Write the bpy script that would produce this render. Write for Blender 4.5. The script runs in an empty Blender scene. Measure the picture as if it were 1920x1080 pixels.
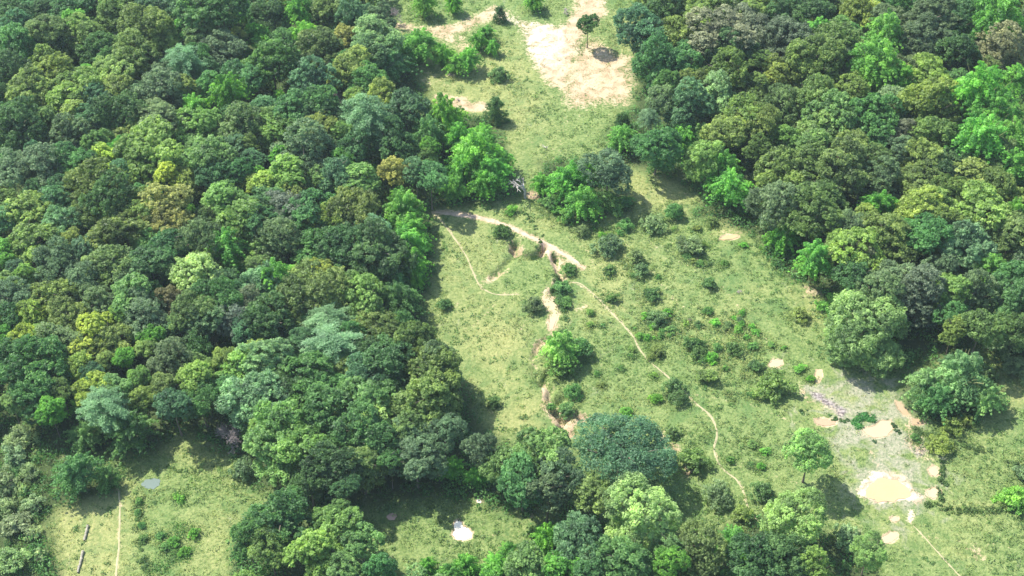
import bpy, math, random
import numpy as np
from mathutils import Vector

# ------------------------------------------------------------------ camera, sky, sun
SC = bpy.context.scene
COL = SC.collection
HFOV = math.radians(40.0)
PITCH = math.radians(45.0)
CAM_H = 223.0
CAM_Y = -223.0
FPX = 960.0 / math.tan(HFOV / 2)
cam_data = bpy.data.cameras.new('camera')
cam_data.angle = HFOV
cam_data.clip_start = 1.0
cam_data.clip_end = 6000.0
cam = bpy.data.objects.new('camera', cam_data)
cam.location = (0, CAM_Y, CAM_H)
cam.rotation_euler = (math.pi / 2 - PITCH, 0, 0)
COL.objects.link(cam)
SC.camera = cam

SUN_EL = math.radians(53.0)
SUN_AZ = math.radians(-56.0)          # clockwise from +Y (away from the camera): the sun stands far left
world = bpy.data.worlds.new('World')
SC.world = world
world.use_nodes = True
wn = world.node_tree.nodes
wl = world.node_tree.links
for n in list(wn):
    wn.remove(n)
sky = wn.new('ShaderNodeTexSky')
sky.sky_type = 'NISHITA'
sky.sun_disc = False
sky.sun_elevation = SUN_EL
sky.sun_rotation = SUN_AZ
sky.dust_density = 1.2
bgn = wn.new('ShaderNodeBackground')
bgn.inputs[1].default_value = 0.15
wo = wn.new('ShaderNodeOutputWorld')
wl.new(sky.outputs[0], bgn.inputs[0])
wl.new(bgn.outputs[0], wo.inputs[0])
sun_data = bpy.data.lights.new('sun', 'SUN')
sun_data.energy = 5.0
sun_data.angle = math.radians(0.5)
sun_data.color = (1.0, 0.95, 0.86)
sun = bpy.data.objects.new('sun', sun_data)
sdir = Vector((math.sin(SUN_AZ) * math.cos(SUN_EL), math.cos(SUN_AZ) * math.cos(SUN_EL), math.sin(SUN_EL)))
sun.rotation_euler = sdir.to_track_quat('Z', 'Y').to_euler()
sun.location = (-150, 100, 260)
COL.objects.link(sun)
SC.view_settings.view_transform = 'Standard'
SC.view_settings.look = 'None'
SC.view_settings.exposure = 1.12
SC.view_settings.gamma = 1.0
SC.view_settings.use_curve_mapping = False

# ------------------------------------------------------------------ helpers
rng = np.random.default_rng(11)
random.seed(5)


def at(px, py, z=0.0):
    """point of the valley at height z seen at that place of the 1920 x 1080 photograph"""
    u = (px - 960.0) / FPX
    v = (540.0 - py) / FPX
    c, s = math.cos(PITCH), math.sin(PITCH)
    d = Vector((u, c + v * s, -s + v * c))
    t = (z - CAM_H) / d.z
    return Vector((d.x * t, CAM_Y + d.y * t, z))


def mpp(p):
    """metres per photo pixel at a point"""
    c, s = math.cos(PITCH), math.sin(PITCH)
    depth = (p.y - CAM_Y) * c - (p.z - CAM_H) * s
    return depth / FPX


def to_px(x, y, z=0.0):
    c, s = math.cos(PITCH), math.sin(PITCH)
    dy, dz = y - CAM_Y, z - CAM_H
    depth = dy * c - dz * s
    up = dy * s + dz * c
    return 960 + x / depth * FPX, 540 - up / depth * FPX


def vnoise(x, y, scale, seed):
    """smooth value noise 0..1"""
    xs = np.asarray(x) / scale + 1000.0
    ys = np.asarray(y) / scale + 1000.0
    xi = np.floor(xs).astype(np.int64)
    yi = np.floor(ys).astype(np.int64)
    fx = xs - xi
    fy = ys - yi
    fx = fx * fx * (3 - 2 * fx)
    fy = fy * fy * (3 - 2 * fy)

    def hsh(a, b):
        h = (a * 374761393 + b * 668265263 + seed * 1442695041) & 0x7fffffff
        h = ((h ^ (h >> 13)) * 1274126177) & 0x7fffffff
        return ((h ^ (h >> 16)) & 0xffff) / 65535.0
    a = hsh(xi, yi)
    b = hsh(xi + 1, yi)
    c = hsh(xi, yi + 1)
    d = hsh(xi + 1, yi + 1)
    return (a * (1 - fx) + b * fx) * (1 - fy) + (c * (1 - fx) + d * fx) * fy


def fbm(x, y, scale, seed, octs=4):
    v = 0.0
    a = 0.5
    tot = 0.0
    for k in range(octs):
        v = v + a * vnoise(x, y, scale / 2 ** k, seed + k * 17)
        tot += a
        a *= 0.55
    return v / tot


def seg_dist(X, Y, pts):
    D = np.full(X.shape, 1e9)
    for (x0, y0), (x1, y1) in zip(pts[:-1], pts[1:]):
        dx, dy = x1 - x0, y1 - y0
        L = dx * dx + dy * dy + 1e-9
        t = np.clip(((X - x0) * dx + (Y - y0) * dy) / L, 0, 1)
        D = np.minimum(D, np.hypot(X - x0 - t * dx, Y - y0 - t * dy))
    return D


def inside(X, Y, pts):
    r = np.zeros(X.shape, bool)
    n = len(pts)
    for i in range(n):
        x0, y0 = pts[i]
        x1, y1 = pts[(i + 1) % n]
        if y0 == y1:
            continue
        c = ((y0 > Y) != (y1 > Y)) & (X < (x1 - x0) * (Y - y0) / (y1 - y0) + x0)
        r ^= c
    return r


def sdist(X, Y, pts):
    """signed distance, negative inside"""
    d = seg_dist(X, Y, pts + [pts[0]])
    return np.where(inside(X, Y, pts), -d, d)


def gpts(pl, z=0.0):
    return [tuple(at(a, b, z)[:2]) for a, b in pl]


def smooth(a, b, v):
    t = np.clip((v - a) / (b - a), 0, 1)
    return t * t * (3 - 2 * t)


def mesh_np(name, co, faces_n, idx, attrs=None, smooth_shade=False):
    """co (N,3); idx flat loop indices; faces_n verts per face"""
    me = bpy.data.meshes.new(name)
    nf = len(idx) // faces_n
    me.vertices.add(len(co))
    me.vertices.foreach_set('co', np.asarray(co, np.float32).ravel())
    me.loops.add(len(idx))
    me.loops.foreach_set('vertex_index', np.asarray(idx, np.int32))
    me.polygons.add(nf)
    me.polygons.foreach_set('loop_start', np.arange(0, nf * faces_n, faces_n, dtype=np.int32))
    me.polygons.foreach_set('loop_total', np.full(nf, faces_n, np.int32))
    if smooth_shade:
        me.polygons.foreach_set('use_smooth', np.ones(nf, bool))
    me.update(calc_edges=True)
    for k, v in (attrs or {}).items():
        if v.ndim == 2:
            a = me.attributes.new(k, 'FLOAT_COLOR', 'POINT')
            a.data.foreach_set('color', np.asarray(v, np.float32).ravel())
        else:
            a = me.attributes.new(k, 'FLOAT', 'POINT')
            a.data.foreach_set('value', np.asarray(v, np.float32))
    return me


def link(name, me, mat=None, parent=None):
    o = bpy.data.objects.new(name, me)
    if mat is not None and me is not None and not me.materials:
        me.materials.append(mat)
    COL.objects.link(o)
    if parent is not None:
        o.parent = parent
    return o


def nodes_of(name):
    m = bpy.data.materials.new(name)
    m.use_nodes = True
    nt = m.node_tree
    for n in list(nt.nodes):
        nt.nodes.remove(n)
    out = nt.nodes.new('ShaderNodeOutputMaterial')
    return m, nt, out


def N(nt, typ, **kw):
    n = nt.nodes.new(typ)
    for k, v in kw.items():
        setattr(n, k, v)
    return n


def mixc(nt, fac, a, b, blend='MIX'):
    n = nt.nodes.new('ShaderNodeMix')
    n.data_type = 'RGBA'
    n.blend_type = blend
    for i, v in ((0, fac), (6, a), (7, b)):
        if isinstance(v, (float, int)):
            n.inputs[i].default_value = v
        elif isinstance(v, tuple):
            n.inputs[i].default_value = (*v, 1.0)
        else:
            nt.links.new(v, n.inputs[i])
    return n.outputs[2]


def math_n(nt, op, a, b=0.0, c=None, clamp=False):
    n = nt.nodes.new('ShaderNodeMath')
    n.operation = op
    n.use_clamp = clamp
    for i, v in ((0, a), (1, b), (2, c)):
        if v is None:
            continue
        if isinstance(v, (float, int)):
            n.inputs[i].default_value = v
        else:
            nt.links.new(v, n.inputs[i])
    return n.outputs[0]


def noise_n(nt, scale, detail=4, rough=0.6, vec=None, dist=0.0):
    n = nt.nodes.new('ShaderNodeTexNoise')
    n.inputs['Scale'].default_value = scale
    n.inputs['Detail'].default_value = detail
    n.inputs['Roughness'].default_value = rough
    n.inputs['Distortion'].default_value = dist
    if vec is not None:
        nt.links.new(vec, n.inputs['Vector'])
    return n.outputs[0]


def maprange(nt, v, a, b, c=0.0, d=1.0):
    n = nt.nodes.new('ShaderNodeMapRange')
    nt.links.new(v, n.inputs[0])
    for i, q in enumerate((a, b, c, d)):
        n.inputs[i + 1].default_value = q
    return n.outputs[0]


# ------------------------------------------------------------------ materials
def leaf_material(name, attr_color=False, sat=1.0, gloss=0.55):
    m, nt, out = nodes_of(name)
    if attr_color:
        a = N(nt, 'ShaderNodeAttribute', attribute_name='tint')
        base = a.outputs['Color']
    else:
        oi = N(nt, 'ShaderNodeObjectInfo')
        base = oi.outputs['Color']
    va = N(nt, 'ShaderNodeAttribute', attribute_name='var')
    v = va.outputs['Fac']
    geo = N(nt, 'ShaderNodeNewGeometry')
    hs = N(nt, 'ShaderNodeHueSaturation')
    nt.links.new(base, hs.inputs['Color'])
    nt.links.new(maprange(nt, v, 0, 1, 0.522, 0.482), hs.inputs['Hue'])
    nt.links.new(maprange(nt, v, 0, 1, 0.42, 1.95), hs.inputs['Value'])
    hs.inputs['Saturation'].default_value = sat
    col = hs.outputs[0]
    di = N(nt, 'ShaderNodeBsdfPrincipled')
    nt.links.new(col, di.inputs['Base Color'])
    di.inputs['Roughness'].default_value = gloss
    di.inputs['Specular IOR Level'].default_value = 0.35
    tr = N(nt, 'ShaderNodeBsdfTranslucent')
    hs2 = N(nt, 'ShaderNodeHueSaturation')
    nt.links.new(col, hs2.inputs['Color'])
    hs2.inputs['Hue'].default_value = 0.49
    hs2.inputs['Saturation'].default_value = 1.1
    hs2.inputs['Value'].default_value = 1.7
    nt.links.new(hs2.outputs[0], tr.inputs['Color'])
    mx = N(nt, 'ShaderNodeMixShader')
    mx.inputs[0].default_value = 0.45
    nt.links.new(di.outputs[0], mx.inputs[1])
    nt.links.new(tr.outputs[0], mx.inputs[2])
    nt.links.new(mx.outputs[0], out.inputs[0])
    return m


def bark_material(name, c0, c1, scale=3.0):
    m, nt, out = nodes_of(name)
    tc = N(nt, 'ShaderNodeTexCoord')
    n = noise_n(nt, scale, 6, 0.7, tc.outputs['Object'])
    b = N(nt, 'ShaderNodeBsdfPrincipled')
    nt.links.new(mixc(nt, maprange(nt, n, 0.35, 0.65), c0, c1), b.inputs['Base Color'])
    b.inputs['Roughness'].default_value = 0.9
    bm = N(nt, 'ShaderNodeBump')
    bm.inputs['Strength'].default_value = 0.6
    nt.links.new(n, bm.inputs['Height'])
    nt.links.new(bm.outputs[0], b.inputs['Normal'])
    nt.links.new(b.outputs[0], out.inputs[0])
    return m


M_LEAF = leaf_material('leaves')
M_GRASS = leaf_material('tuft_leaves', True)
M_BARK = bark_material('bark', (0.10, 0.075, 0.055), (0.22, 0.18, 0.14))
M_PALE = bark_material('pale_dead_bark', (0.30, 0.27, 0.24), (0.52, 0.48, 0.43))
M_GREY = bark_material('grey_twigs', (0.20, 0.17, 0.165), (0.34, 0.29, 0.28))
M_BROWN = bark_material('brown_twigs', (0.10, 0.075, 0.06), (0.2, 0.15, 0.12))
M_STONE = bark_material('weathered_wood', (0.13, 0.12, 0.085), (0.32, 0.30, 0.235), 2.0)


def ground_material():
    m, nt, out = nodes_of('ground_cover')
    geo = N(nt, 'ShaderNodeNewGeometry')
    P = geo.outputs['Position']
    sand = N(nt, 'ShaderNodeAttribute', attribute_name='sand').outputs['Fac']
    dry = N(nt, 'ShaderNodeAttribute', attribute_name='dry').outputs['Fac']
    wood = N(nt, 'ShaderNodeAttribute', attribute_name='wood').outputs['Fac']
    mud = N(nt, 'ShaderNodeAttribute', attribute_name='mud').outputs['Fac']
    white = N(nt, 'ShaderNodeAttribute', attribute_name='white').outputs['Fac']
    churn = N(nt, 'ShaderNodeAttribute', attribute_name='churn').outputs['Fac']
    n_big = noise_n(nt, 0.06, 4, 0.6, P)
    n_mid = noise_n(nt, 0.35, 5, 0.65, P, 0.6)
    n_fine = noise_n(nt, 1.6, 5, 0.7, P, 0.4)
    n_vf = noise_n(nt, 5.0, 3, 0.7, P)
    # grass
    g = mixc(nt, maprange(nt, n_mid, 0.38, 0.62), (0.110, 0.170, 0.048), (0.180, 0.240, 0.080))
    g = mixc(nt, maprange(nt, n_fine, 0.48, 0.72, 0, 0.7), g, (0.27, 0.29, 0.12))
    g = mixc(nt, maprange(nt, n_fine, 0.50, 0.34, 0, 0.75), g, (0.045, 0.085, 0.026))
    d = mixc(nt, maprange(nt, n_fine, 0.35, 0.65), (0.20, 0.235, 0.08), (0.35, 0.33, 0.14))
    dfac = math_n(nt, 'ADD', dry, math_n(nt, 'MULTIPLY', math_n(nt, 'SUBTRACT', n_big, 0.5), 0.8))
    dfac = math_n(nt, 'ADD', dfac, math_n(nt, 'MULTIPLY', math_n(nt, 'SUBTRACT', n_mid, 0.5), 0.9))
    g = mixc(nt, math_n(nt, 'MULTIPLY', maprange(nt, dfac, 0.15, 0.95), 0.85), g, d)
    g = mixc(nt, maprange(nt, noise_n(nt, 0.11, 5, 0.65, P, 1.0), .52, .66, 0, .6), g, (0.075, 0.150, 0.045))
    # trampled mud pasture
    mu = mixc(nt, maprange(nt, n_fine, 0.38, 0.62), (0.17, 0.20, 0.115), (0.33, 0.31, 0.22))
    mfac = math_n(nt, 'ADD', mud, math_n(nt, 'MULTIPLY', math_n(nt, 'SUBTRACT', noise_n(nt, 0.2, 5, 0.6, P, 1.0), 0.5), 2.4))
    g = mixc(nt, maprange(nt, mfac, 0.35, 0.8), g, mu)
    ch = mixc(nt, maprange(nt, n_fine, 0.42, 0.58), (0.12, 0.10, 0.095), (0.36, 0.32, 0.30))
    g = mixc(nt, maprange(nt, math_n(nt, 'ADD', churn, math_n(nt, 'MULTIPLY', math_n(nt, 'SUBTRACT', n_mid, 0.5), 1.0)), 0.35, 0.7), g, ch)
    # sandy soil
    s = mixc(nt, maprange(nt, n_mid, 0.38, 0.6), (0.32, 0.235, 0.14), (0.48, 0.38, 0.25))
    s = mixc(nt, maprange(nt, n_fine, 0.55, 0.75, 0, 0.5), s, (0.40, 0.27, 0.16))
    s = mixc(nt, math_n(nt, 'MULTIPLY', white, maprange(nt, n_mid, .35, .6, .05, .8)), s, (0.64, 0.58, 0.49))
    sfac = math_n(nt, 'ADD', sand, math_n(nt, 'MULTIPLY', math_n(nt, 'SUBTRACT', n_fine, 0.5), 1.3))
    sfac = math_n(nt, 'ADD', sfac, math_n(nt, 'MULTIPLY', math_n(nt, 'SUBTRACT', n_mid, 0.5), 0.6))
    g = mixc(nt, maprange(nt, sfac, 0.40, 0.62), g, s)
    # forest floor
    f = mixc(nt, n_fine, (0.035, 0.060, 0.020), (0.07, 0.095, 0.035))
    g = mixc(nt, wood, g, f)
    b = N(nt, 'ShaderNodeBsdfPrincipled')
    nt.links.new(g, b.inputs['Base Color'])
    b.inputs['Roughness'].default_value = 0.95
    b.inputs['Specular IOR Level'].default_value = 0.15
    bm = N(nt, 'ShaderNodeBump')
    bm.inputs['Strength'].default_value = 0.8
    bm.inputs['Distance'].default_value = 0.5
    hh = math_n(nt, 'ADD', n_fine, math_n(nt, 'MULTIPLY', n_vf, 0.3))
    nt.links.new(hh, bm.inputs['Height'])
    nt.links.new(bm.outputs[0], b.inputs['Normal'])
    nt.links.new(b.outputs[0], out.inputs[0])
    return m


def soil_material(name, c0, c1, sc=0.8):
    m, nt, out = nodes_of(name)
    geo = N(nt, 'ShaderNodeNewGeometry')
    n1 = noise_n(nt, sc, 5, 0.7, geo.outputs['Position'], 0.5)
    b = N(nt, 'ShaderNodeBsdfPrincipled')
    nt.links.new(mixc(nt, maprange(nt, n1, 0.35, 0.65), c0, c1), b.inputs['Base Color'])
    b.inputs['Roughness'].default_value = 0.95
    nt.links.new(b.outputs[0], out.inputs[0])
    return m


def water_material(name, col, rough=0.25):
    m, nt, out = nodes_of(name)
    geo = N(nt, 'ShaderNodeNewGeometry')
    n1 = noise_n(nt, 0.25, 4, 0.6, geo.outputs['Position'])
    n2 = noise_n(nt, 2.0, 3, 0.6, geo.outputs['Position'])
    b = N(nt, 'ShaderNodeBsdfPrincipled')
    c2 = tuple(min(0.9, q * 1.25) for q in col)
    nt.links.new(mixc(nt, n1, col, c2), b.inputs['Base Color'])
    b.inputs['Roughness'].default_value = rough
    bm = N(nt, 'ShaderNodeBump')
    bm.inputs['Strength'].default_value = 0.08
    nt.links.new(n2, bm.inputs['Height'])
    nt.links.new(bm.outputs[0], b.inputs['Normal'])
    nt.links.new(b.outputs[0], out.inputs[0])
    return m


M_GROUND = ground_material()
M_PATH = soil_material('trodden_earth', (0.25, 0.23, 0.125), (0.36, 0.315, 0.185))
M_TRACK = soil_material('washed_track', (0.32, 0.235, 0.16), (0.48, 0.37, 0.27))
M_WATER = {'ochre': water_material('muddy_ochre_water', (0.36, 0.27, 0.145)),
           'cream': water_material('milky_water', (0.35, 0.29, 0.175)),
           'white': water_material('chalky_water', (0.72, 0.66, 0.52)),
           'orange': water_material('orange_clay_water', (0.31, 0.22, 0.135)),
           'pink': water_material('pinkish_mud_water', (0.40, 0.27, 0.21)),
           'blue': water_material('blue_grey_water', (0.045, 0.085, 0.070), 0.5)}

# ------------------------------------------------------------------ the lie of the land
PONDS = [  # photo outline, colour, label
    ([(1617, 805), (1640, 800), (1651, 790), (1670, 789), (1673, 806), (1662, 817), (1640, 821), (1625, 814)], 'cream', 'irregular milky pond with green plants on its upper left shore'),
    ([(1625, 920), (1633, 909), (1640, 905), (1646, 898), (1660, 896), (1668, 901), (1678, 900), (1690, 907), (1703, 917), (1707, 929), (1697, 935), (1683, 935), (1676, 941), (1660, 939), (1645, 942), (1640, 936), (1626, 933)], 'ochre', 'largest ochre pond ringed by bright white sand'),
    ([(1741, 880), (1750, 874), (1765, 884), (1755, 892), (1745, 890)], 'cream', 'small diamond shaped cream pond by the upright hedge, upper of two'),
    ([(1738, 921), (1750, 915), (1764, 920), (1760, 932), (1748, 934), (1741, 929)], 'cream', 'small cream pond by the upright hedge, lower of two'),
    ([(1528, 787), (1545, 785), (1567, 790), (1565, 796), (1548, 799), (1532, 795)], 'orange', 'small orange brown pond just above the lone leaning tree'),
    ([(1442, 684), (1450, 676), (1464, 676), (1467, 683), (1455, 690), (1445, 689)], 'cream', 'small pinkish cream pond in the grass, topmost in pasture'),
    ([(1527, 712), (1532, 694), (1539, 695), (1541, 705), (1533, 718)], 'cream', 'narrow cream pool beside little bushes at head of mud strip'),
    ([(1670, 974), (1675, 969), (1682, 970), (1683, 976), (1675, 978)], 'cream', 'tiny round puddle below the largest pond'),
    ([(1646, 1014), (1660, 1005), (1670, 998), (1681, 999), (1683, 1008), (1672, 1016), (1660, 1018), (1652, 1022)], 'cream', 'milky pool near the bottom right below the tiny puddle'),
    ([(1679, 752), (1688, 755), (1702, 771), (1705, 779), (1697, 779), (1686, 768)], 'orange', 'narrow orange pool at left foot of bamboo clump'),
    ([(1710, 786), (1724, 785), (1733, 793), (1722, 797), (1711, 795)], 'orange', 'short orange pool at right lower end below bamboo clump'),
    ([(849, 1002), (853, 993), (852, 982), (857, 976), (866, 980), (867, 988), (877, 990), (885, 1000), (883, 1008), (868, 1012), (855, 1010)], 'white', 'bright white pool in the bottom centre clearing'),
    ([(725, 969), (730, 963), (741, 963), (744, 969), (738, 976), (728, 975)], 'pink', 'small round pinkish puddle in shaded clearing'),
    ([(1349, 449), (1360, 442), (1382, 440), (1386, 444), (1372, 449)], 'ochre', 'narrow ochre pond under the forest edge at upper right meadow'),
    ([(1019, 562), (1030, 560), (1045, 566), (1048, 578), (1043, 600), (1037, 616), (1030, 620), (1031, 600), (1033, 585), (1022, 574)], 'cream', 'milky pool along the eroded gully in mid meadow'),
    ([(264, 908), (274, 899), (288, 896), (300, 899), (298, 909), (288, 917), (272, 914)], 'blue', 'small blue grey pool in the left clearing'),
    ([(988, 362), (1000, 360), (1012, 363), (1008, 372), (992, 372)], 'orange', 'small brown pool at foot of white dead tree'),
    ([(893, 937), (901, 936), (903, 941), (897, 944)], 'white', 'tiny white puddle at forest foot above clearing'),
]
TRACKS = [  # (points, width in photo px, name, label)
    ([(815, 398), (840, 400), (868, 404), (905, 409), (935, 418), (962, 429), (985, 440), (1008, 450), (1035, 463), (1060, 478), (1078, 490), (1092, 503)], 11, 'track', 'washed pale track across upper meadow', M_TRACK),
    ([(1016, 452), (1026, 470), (1036, 488), (1044, 505), (1050, 518)], 9, 'track', 'pale washed gully branching from track', M_TRACK),
    ([(1062, 530), (1085, 531), (1104, 544), (1125, 563), (1150, 590), (1172, 613), (1188, 632), (1196, 650), (1212, 671), (1232, 690), (1252, 706), (1282, 734), (1305, 756), (1328, 775), (1342, 798), (1344, 818), (1339, 842), (1347, 868), (1362, 885), (1383, 902), (1396, 928), (1402, 950), (1414, 970), (1428, 982)], 4.6, 'footpath', 'long winding footpath down right meadow', M_PATH),
    ([(818, 402), (838, 428), (858, 456), (876, 484), (886, 508), (894, 526), (906, 541), (930, 552), (975, 553)], 3.8, 'footpath', 'narrow footpath down left meadow', M_PATH),
    ([(222, 915), (225, 950), (224, 985), (223, 1020), (219, 1060), (216, 1120)], 4.0, 'footpath', 'straight footpath in bottom left clearing', M_PATH),
    ([(1712, 985), (1730, 1003), (1752, 1028), (1775, 1053), (1800, 1080), (1830, 1115)], 3.4, 'footpath', 'footpath leaving bottom right corner', M_PATH),
]
SAND = [  # polygons of bare sandy soil (photo px), strength, softness m
    ([(945, 22), (1000, 38), (1050, 46), (1072, 20), (1075, -30), (1145, -30), (1138, 30), (1110, 60), (1085, 110), (1070, 190), (1040, 165), (1003, 140), (985, 95), (972, 52)], .74, 4.5),
    ([(1110, 60), (1150, 90), (1190, 100), (1198, 150), (1185, 205), (1120, 200), (1060, 215), (1040, 165), (1060, 100)], .68, 6.0),
    ([(690, 30), (735, 38), (790, 48), (840, 42), (895, 22), (930, 5), (960, 20), (975, 45), (920, 40), (880, 60), (850, 70), (880, 95), (860, 100), (830, 78), (790, 62), (720, 62)], .66, 3.5),
    ([(800, 178), (830, 172), (880, 186), (930, 196), (925, 210), (870, 210), (815, 198)], .7, 2.0),
    ([(765, 130), (800, 128), (840, 145), (860, 160), (830, 170), (790, 165)], .35, 3.0),
    ([(1498, 540), (1510, 530), (1560, 525), (1560, 545), (1530, 560), (1505, 556)], .6, 2.0),
    ([(905, 520), (935, 505), (950, 500), (945, 515), (925, 532), (906, 534)], .6, 1.5),
    ([(1005, 725), (1020, 700), (1030, 735), (1045, 770), (1100, 780), (1110, 792), (1085, 800), (1075, 825), (1050, 815), (1030, 795), (1015, 765)], .75, 1.5),
    ([(990, 640), (1005, 630), (1012, 650), (1004, 690), (996, 670)], .45, 1.5),
    ([(1074, 568), (1100, 565), (1108, 580), (1085, 590), (1068, 585)], .5, 1.5),
    ([(1015, 545), (1040, 530), (1060, 525), (1052, 560), (1052, 590), (1045, 615), (1035, 640), (1022, 660), (1022, 620), (1025, 590), (1012, 565)], .6, 1.2),
    ([(1232, 825), (1255, 835), (1275, 862), (1265, 872), (1245, 850)], .6, 1.5),
    ([(1610, 920), (1626, 900), (1641, 883), (1668, 882), (1695, 892), (1716, 912), (1738, 934), (1722, 950), (1700, 945), (1650, 947), (1618, 936)], .74, 1.5),
    ([(1608, 800), (1618, 805), (1645, 850), (1655, 885), (1640, 885), (1622, 850)], .5, 1.5), ([(1688, 796), (1706, 792), (1704, 822), (1690, 820)], .62, 1.5), ([(1715, 850), (1745, 850), (1750, 872), (1725, 870)], .5, 2.0),
    ([(1490, 722), (1510, 722), (1530, 755), (1520, 760)], .6, 1.5), ([(1735, 905), (1760, 905), (1750, 915), (1738, 915)], .5, 1.5),
    ([(1697, 955), (1712, 957), (1716, 975), (1708, 985), (1698, 978)], .72, 1.6),
    ([(1490, 715), (1510, 712), (1530, 740), (1570, 765), (1590, 780), (1575, 790), (1545, 778), (1505, 750)], .45, 2.0),
    ([(1680, 805), (1710, 800), (1740, 830), (1748, 855), (1725, 855), (1700, 835)], .55, 2.0),
    ([(1675, 750), (1690, 750), (1735, 785), (1735, 800), (1705, 798)], .5, 2.0),
    ([(1605, 825), (1660, 825), (1700, 815), (1730, 850), (1690, 850), (1640, 845), (1620, 870), (1610, 850)], .36, 4.0),
    ([(1350, 430), (1400, 425), (1405, 440), (1355, 442)], .45, 1.5),
    ([(1810, 1022), (1850, 1030), (1860, 1060), (1820, 1050)], .6, 2.0),
    ([(855, 570), (870, 560), (875, 575), (850, 585), (835, 583)], .5, 1.5),
    ([(790, 600), (796, 598), (796, 625), (790, 622)], .6, .8),
    ([(905, 770), (920, 765), (945, 780), (930, 782)], .5, 1.0),
    ([(985, 970), (1010, 940), (1000, 985)], .6, 1.2),
    ([(1860, 665), (1885, 668), (1880, 680), (1858, 676)], .5, 2.0),
    ([(1170, 365), (1180, 362), (1192, 390), (1184, 396)], .5, 1.0),
    ([(88, 930), (105, 925), (112, 940), (92, 942)], .6, 1.0),
    ([(840, 60), (870, 62), (885, 98), (868, 100)], .55, 2.0),
    ([(1620, 985), (1700, 985), (1690, 1030), (1640, 1035)], .2, 3.0),
]
WHITE = [([(980, 35), (1035, 50), (1055, 90), (1040, 115), (1010, 120), (990, 90)], 6.0),
         ([(1610, 925), (1625, 900), (1645, 885), (1665, 886), (1700, 903), (1722, 925), (1715, 945), (1660, 945), (1620, 938)], 1.5),
         ([(1696, 958), (1710, 960), (1712, 978), (1700, 980)], 1.5),
         ([(930, 25), (980, 30), (980, 45), (940, 40)], 2.0)]
DRY = [([(820, 405), (930, 415), (980, 470), (930, 540), (1000, 560), (1010, 700), (1000, 800), (930, 810), (860, 700), (800, 640), (800, 520)], .5, 8.0),
       ([(880, 600), (960, 590), (990, 660), (950, 720), (870, 680)], .9, 5.0),
       ([(100, 920), (260, 880), (250, 1000), (240, 1120), (60, 1120)], .8, 5.0),
       ([(250, 820), (440, 830), (460, 930), (350, 960), (330, 1100), (470, 1110), (470, 950)], .5, 5.0),
       ([(760, 110), (980, 60), (1030, 180), (1000, 250), (940, 230), (800, 200)], .7, 5.0),
       ([(1130, 290), (1200, 290), (1310, 350), (1310, 400), (1190, 390)], .7, 4.0),
       ([(1140, 20), (1200, 30), (1200, 110), (1150, 80)], .6, 4.0),
       ([(1490, 540), (1560, 520), (1550, 600), (1500, 620)], .6, 5.0),
       ([(1340, 400), (1430, 400), (1430, 440), (1340, 450)], .7, 4.0),
       ([(900, 770), (1010, 740), (1050, 820), (930, 820)], .8, 4.0)]
MUD = [([(1480, 700), (1560, 690), (1700, 700), (1760, 850), (1760, 960), (1700, 990), (1600, 960), (1590, 880), (1520, 780)], .50, 8.0), ([(1660, 690), (1700, 720), (1700, 770), (1600, 780), (1560, 720)], .35, 4.0),
       ([(1800, 840), (1930, 900), (1930, 950), (1780, 940)], .1, 5.0)]
TRAILS = [[(942, 236), (975, 252), (1010, 270), (1050, 290), (1085, 310)], [(1242, 441), (1258, 455), (1280, 475)], [(1308, 502), (1335, 526), (1362, 550), (1385, 573)],
          [(1285, 397), (1312, 398)], [(1605, 790), (1615, 815), (1630, 845), (1640, 870), (1650, 890)], [(960, 640), (990, 600), (1020, 570)], [(870, 620), (930, 575), (960, 556)], [(1130, 700), (1128, 640), (1120, 600)], [(1200, 440), (1250, 480), (1310, 505)],
          [(1060, 420), (1100, 470), (1130, 540), (1180, 590)], [(1385, 573), (1420, 610), (1450, 670), (1500, 715)], [(1150, 430), (1210, 500), (1290, 590)],
          [(1300, 740), (1400, 760), (1500, 800)], [(1350, 860), (1420, 880), (1500, 905)], [(1690, 990), (1750, 1010), (1900, 1030)], [(880, 990), (940, 1005), (990, 990)],
          [(980, 230), (1060, 250), (1100, 200)], [(1040, 130), (1055, 190), (1060, 250), (1040, 300)], [(1180, 300), (1240, 340), (1300, 370)]]
GULLY = [([(966, 458), (964, 468), (975, 478), (996, 481), (1014, 474), (1020, 462)], 1.0, 2.0),
         ([(962, 482), (945, 500), (925, 520)], .8, .8),
         ([(1030, 632), (1010, 645), (1006, 662), (998, 672)], .6, .8), ([(1028, 700), (1018, 716), (1034, 728), (1030, 745), (1046, 752), (1042, 775), (1056, 790), (1052, 806), (1078, 816)], .8, 1.3), ([(1046, 752), (1060, 745), (1072, 750)], .6, .8), ([(1052, 784), (1080, 780), (1100, 788)], .8, 1.0), ([(1000, 690), (1004, 712), (1016, 722)], .6, .7), ([(1040, 480), (1050, 486), (1062, 496)], .6, .8),
         ([(1235, 815), (1262, 850), (1285, 880)], 0.9, 1.1),
         ([(1040, 480), (1052, 520), (1032, 560)], 0.9, 1.2)]
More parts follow.
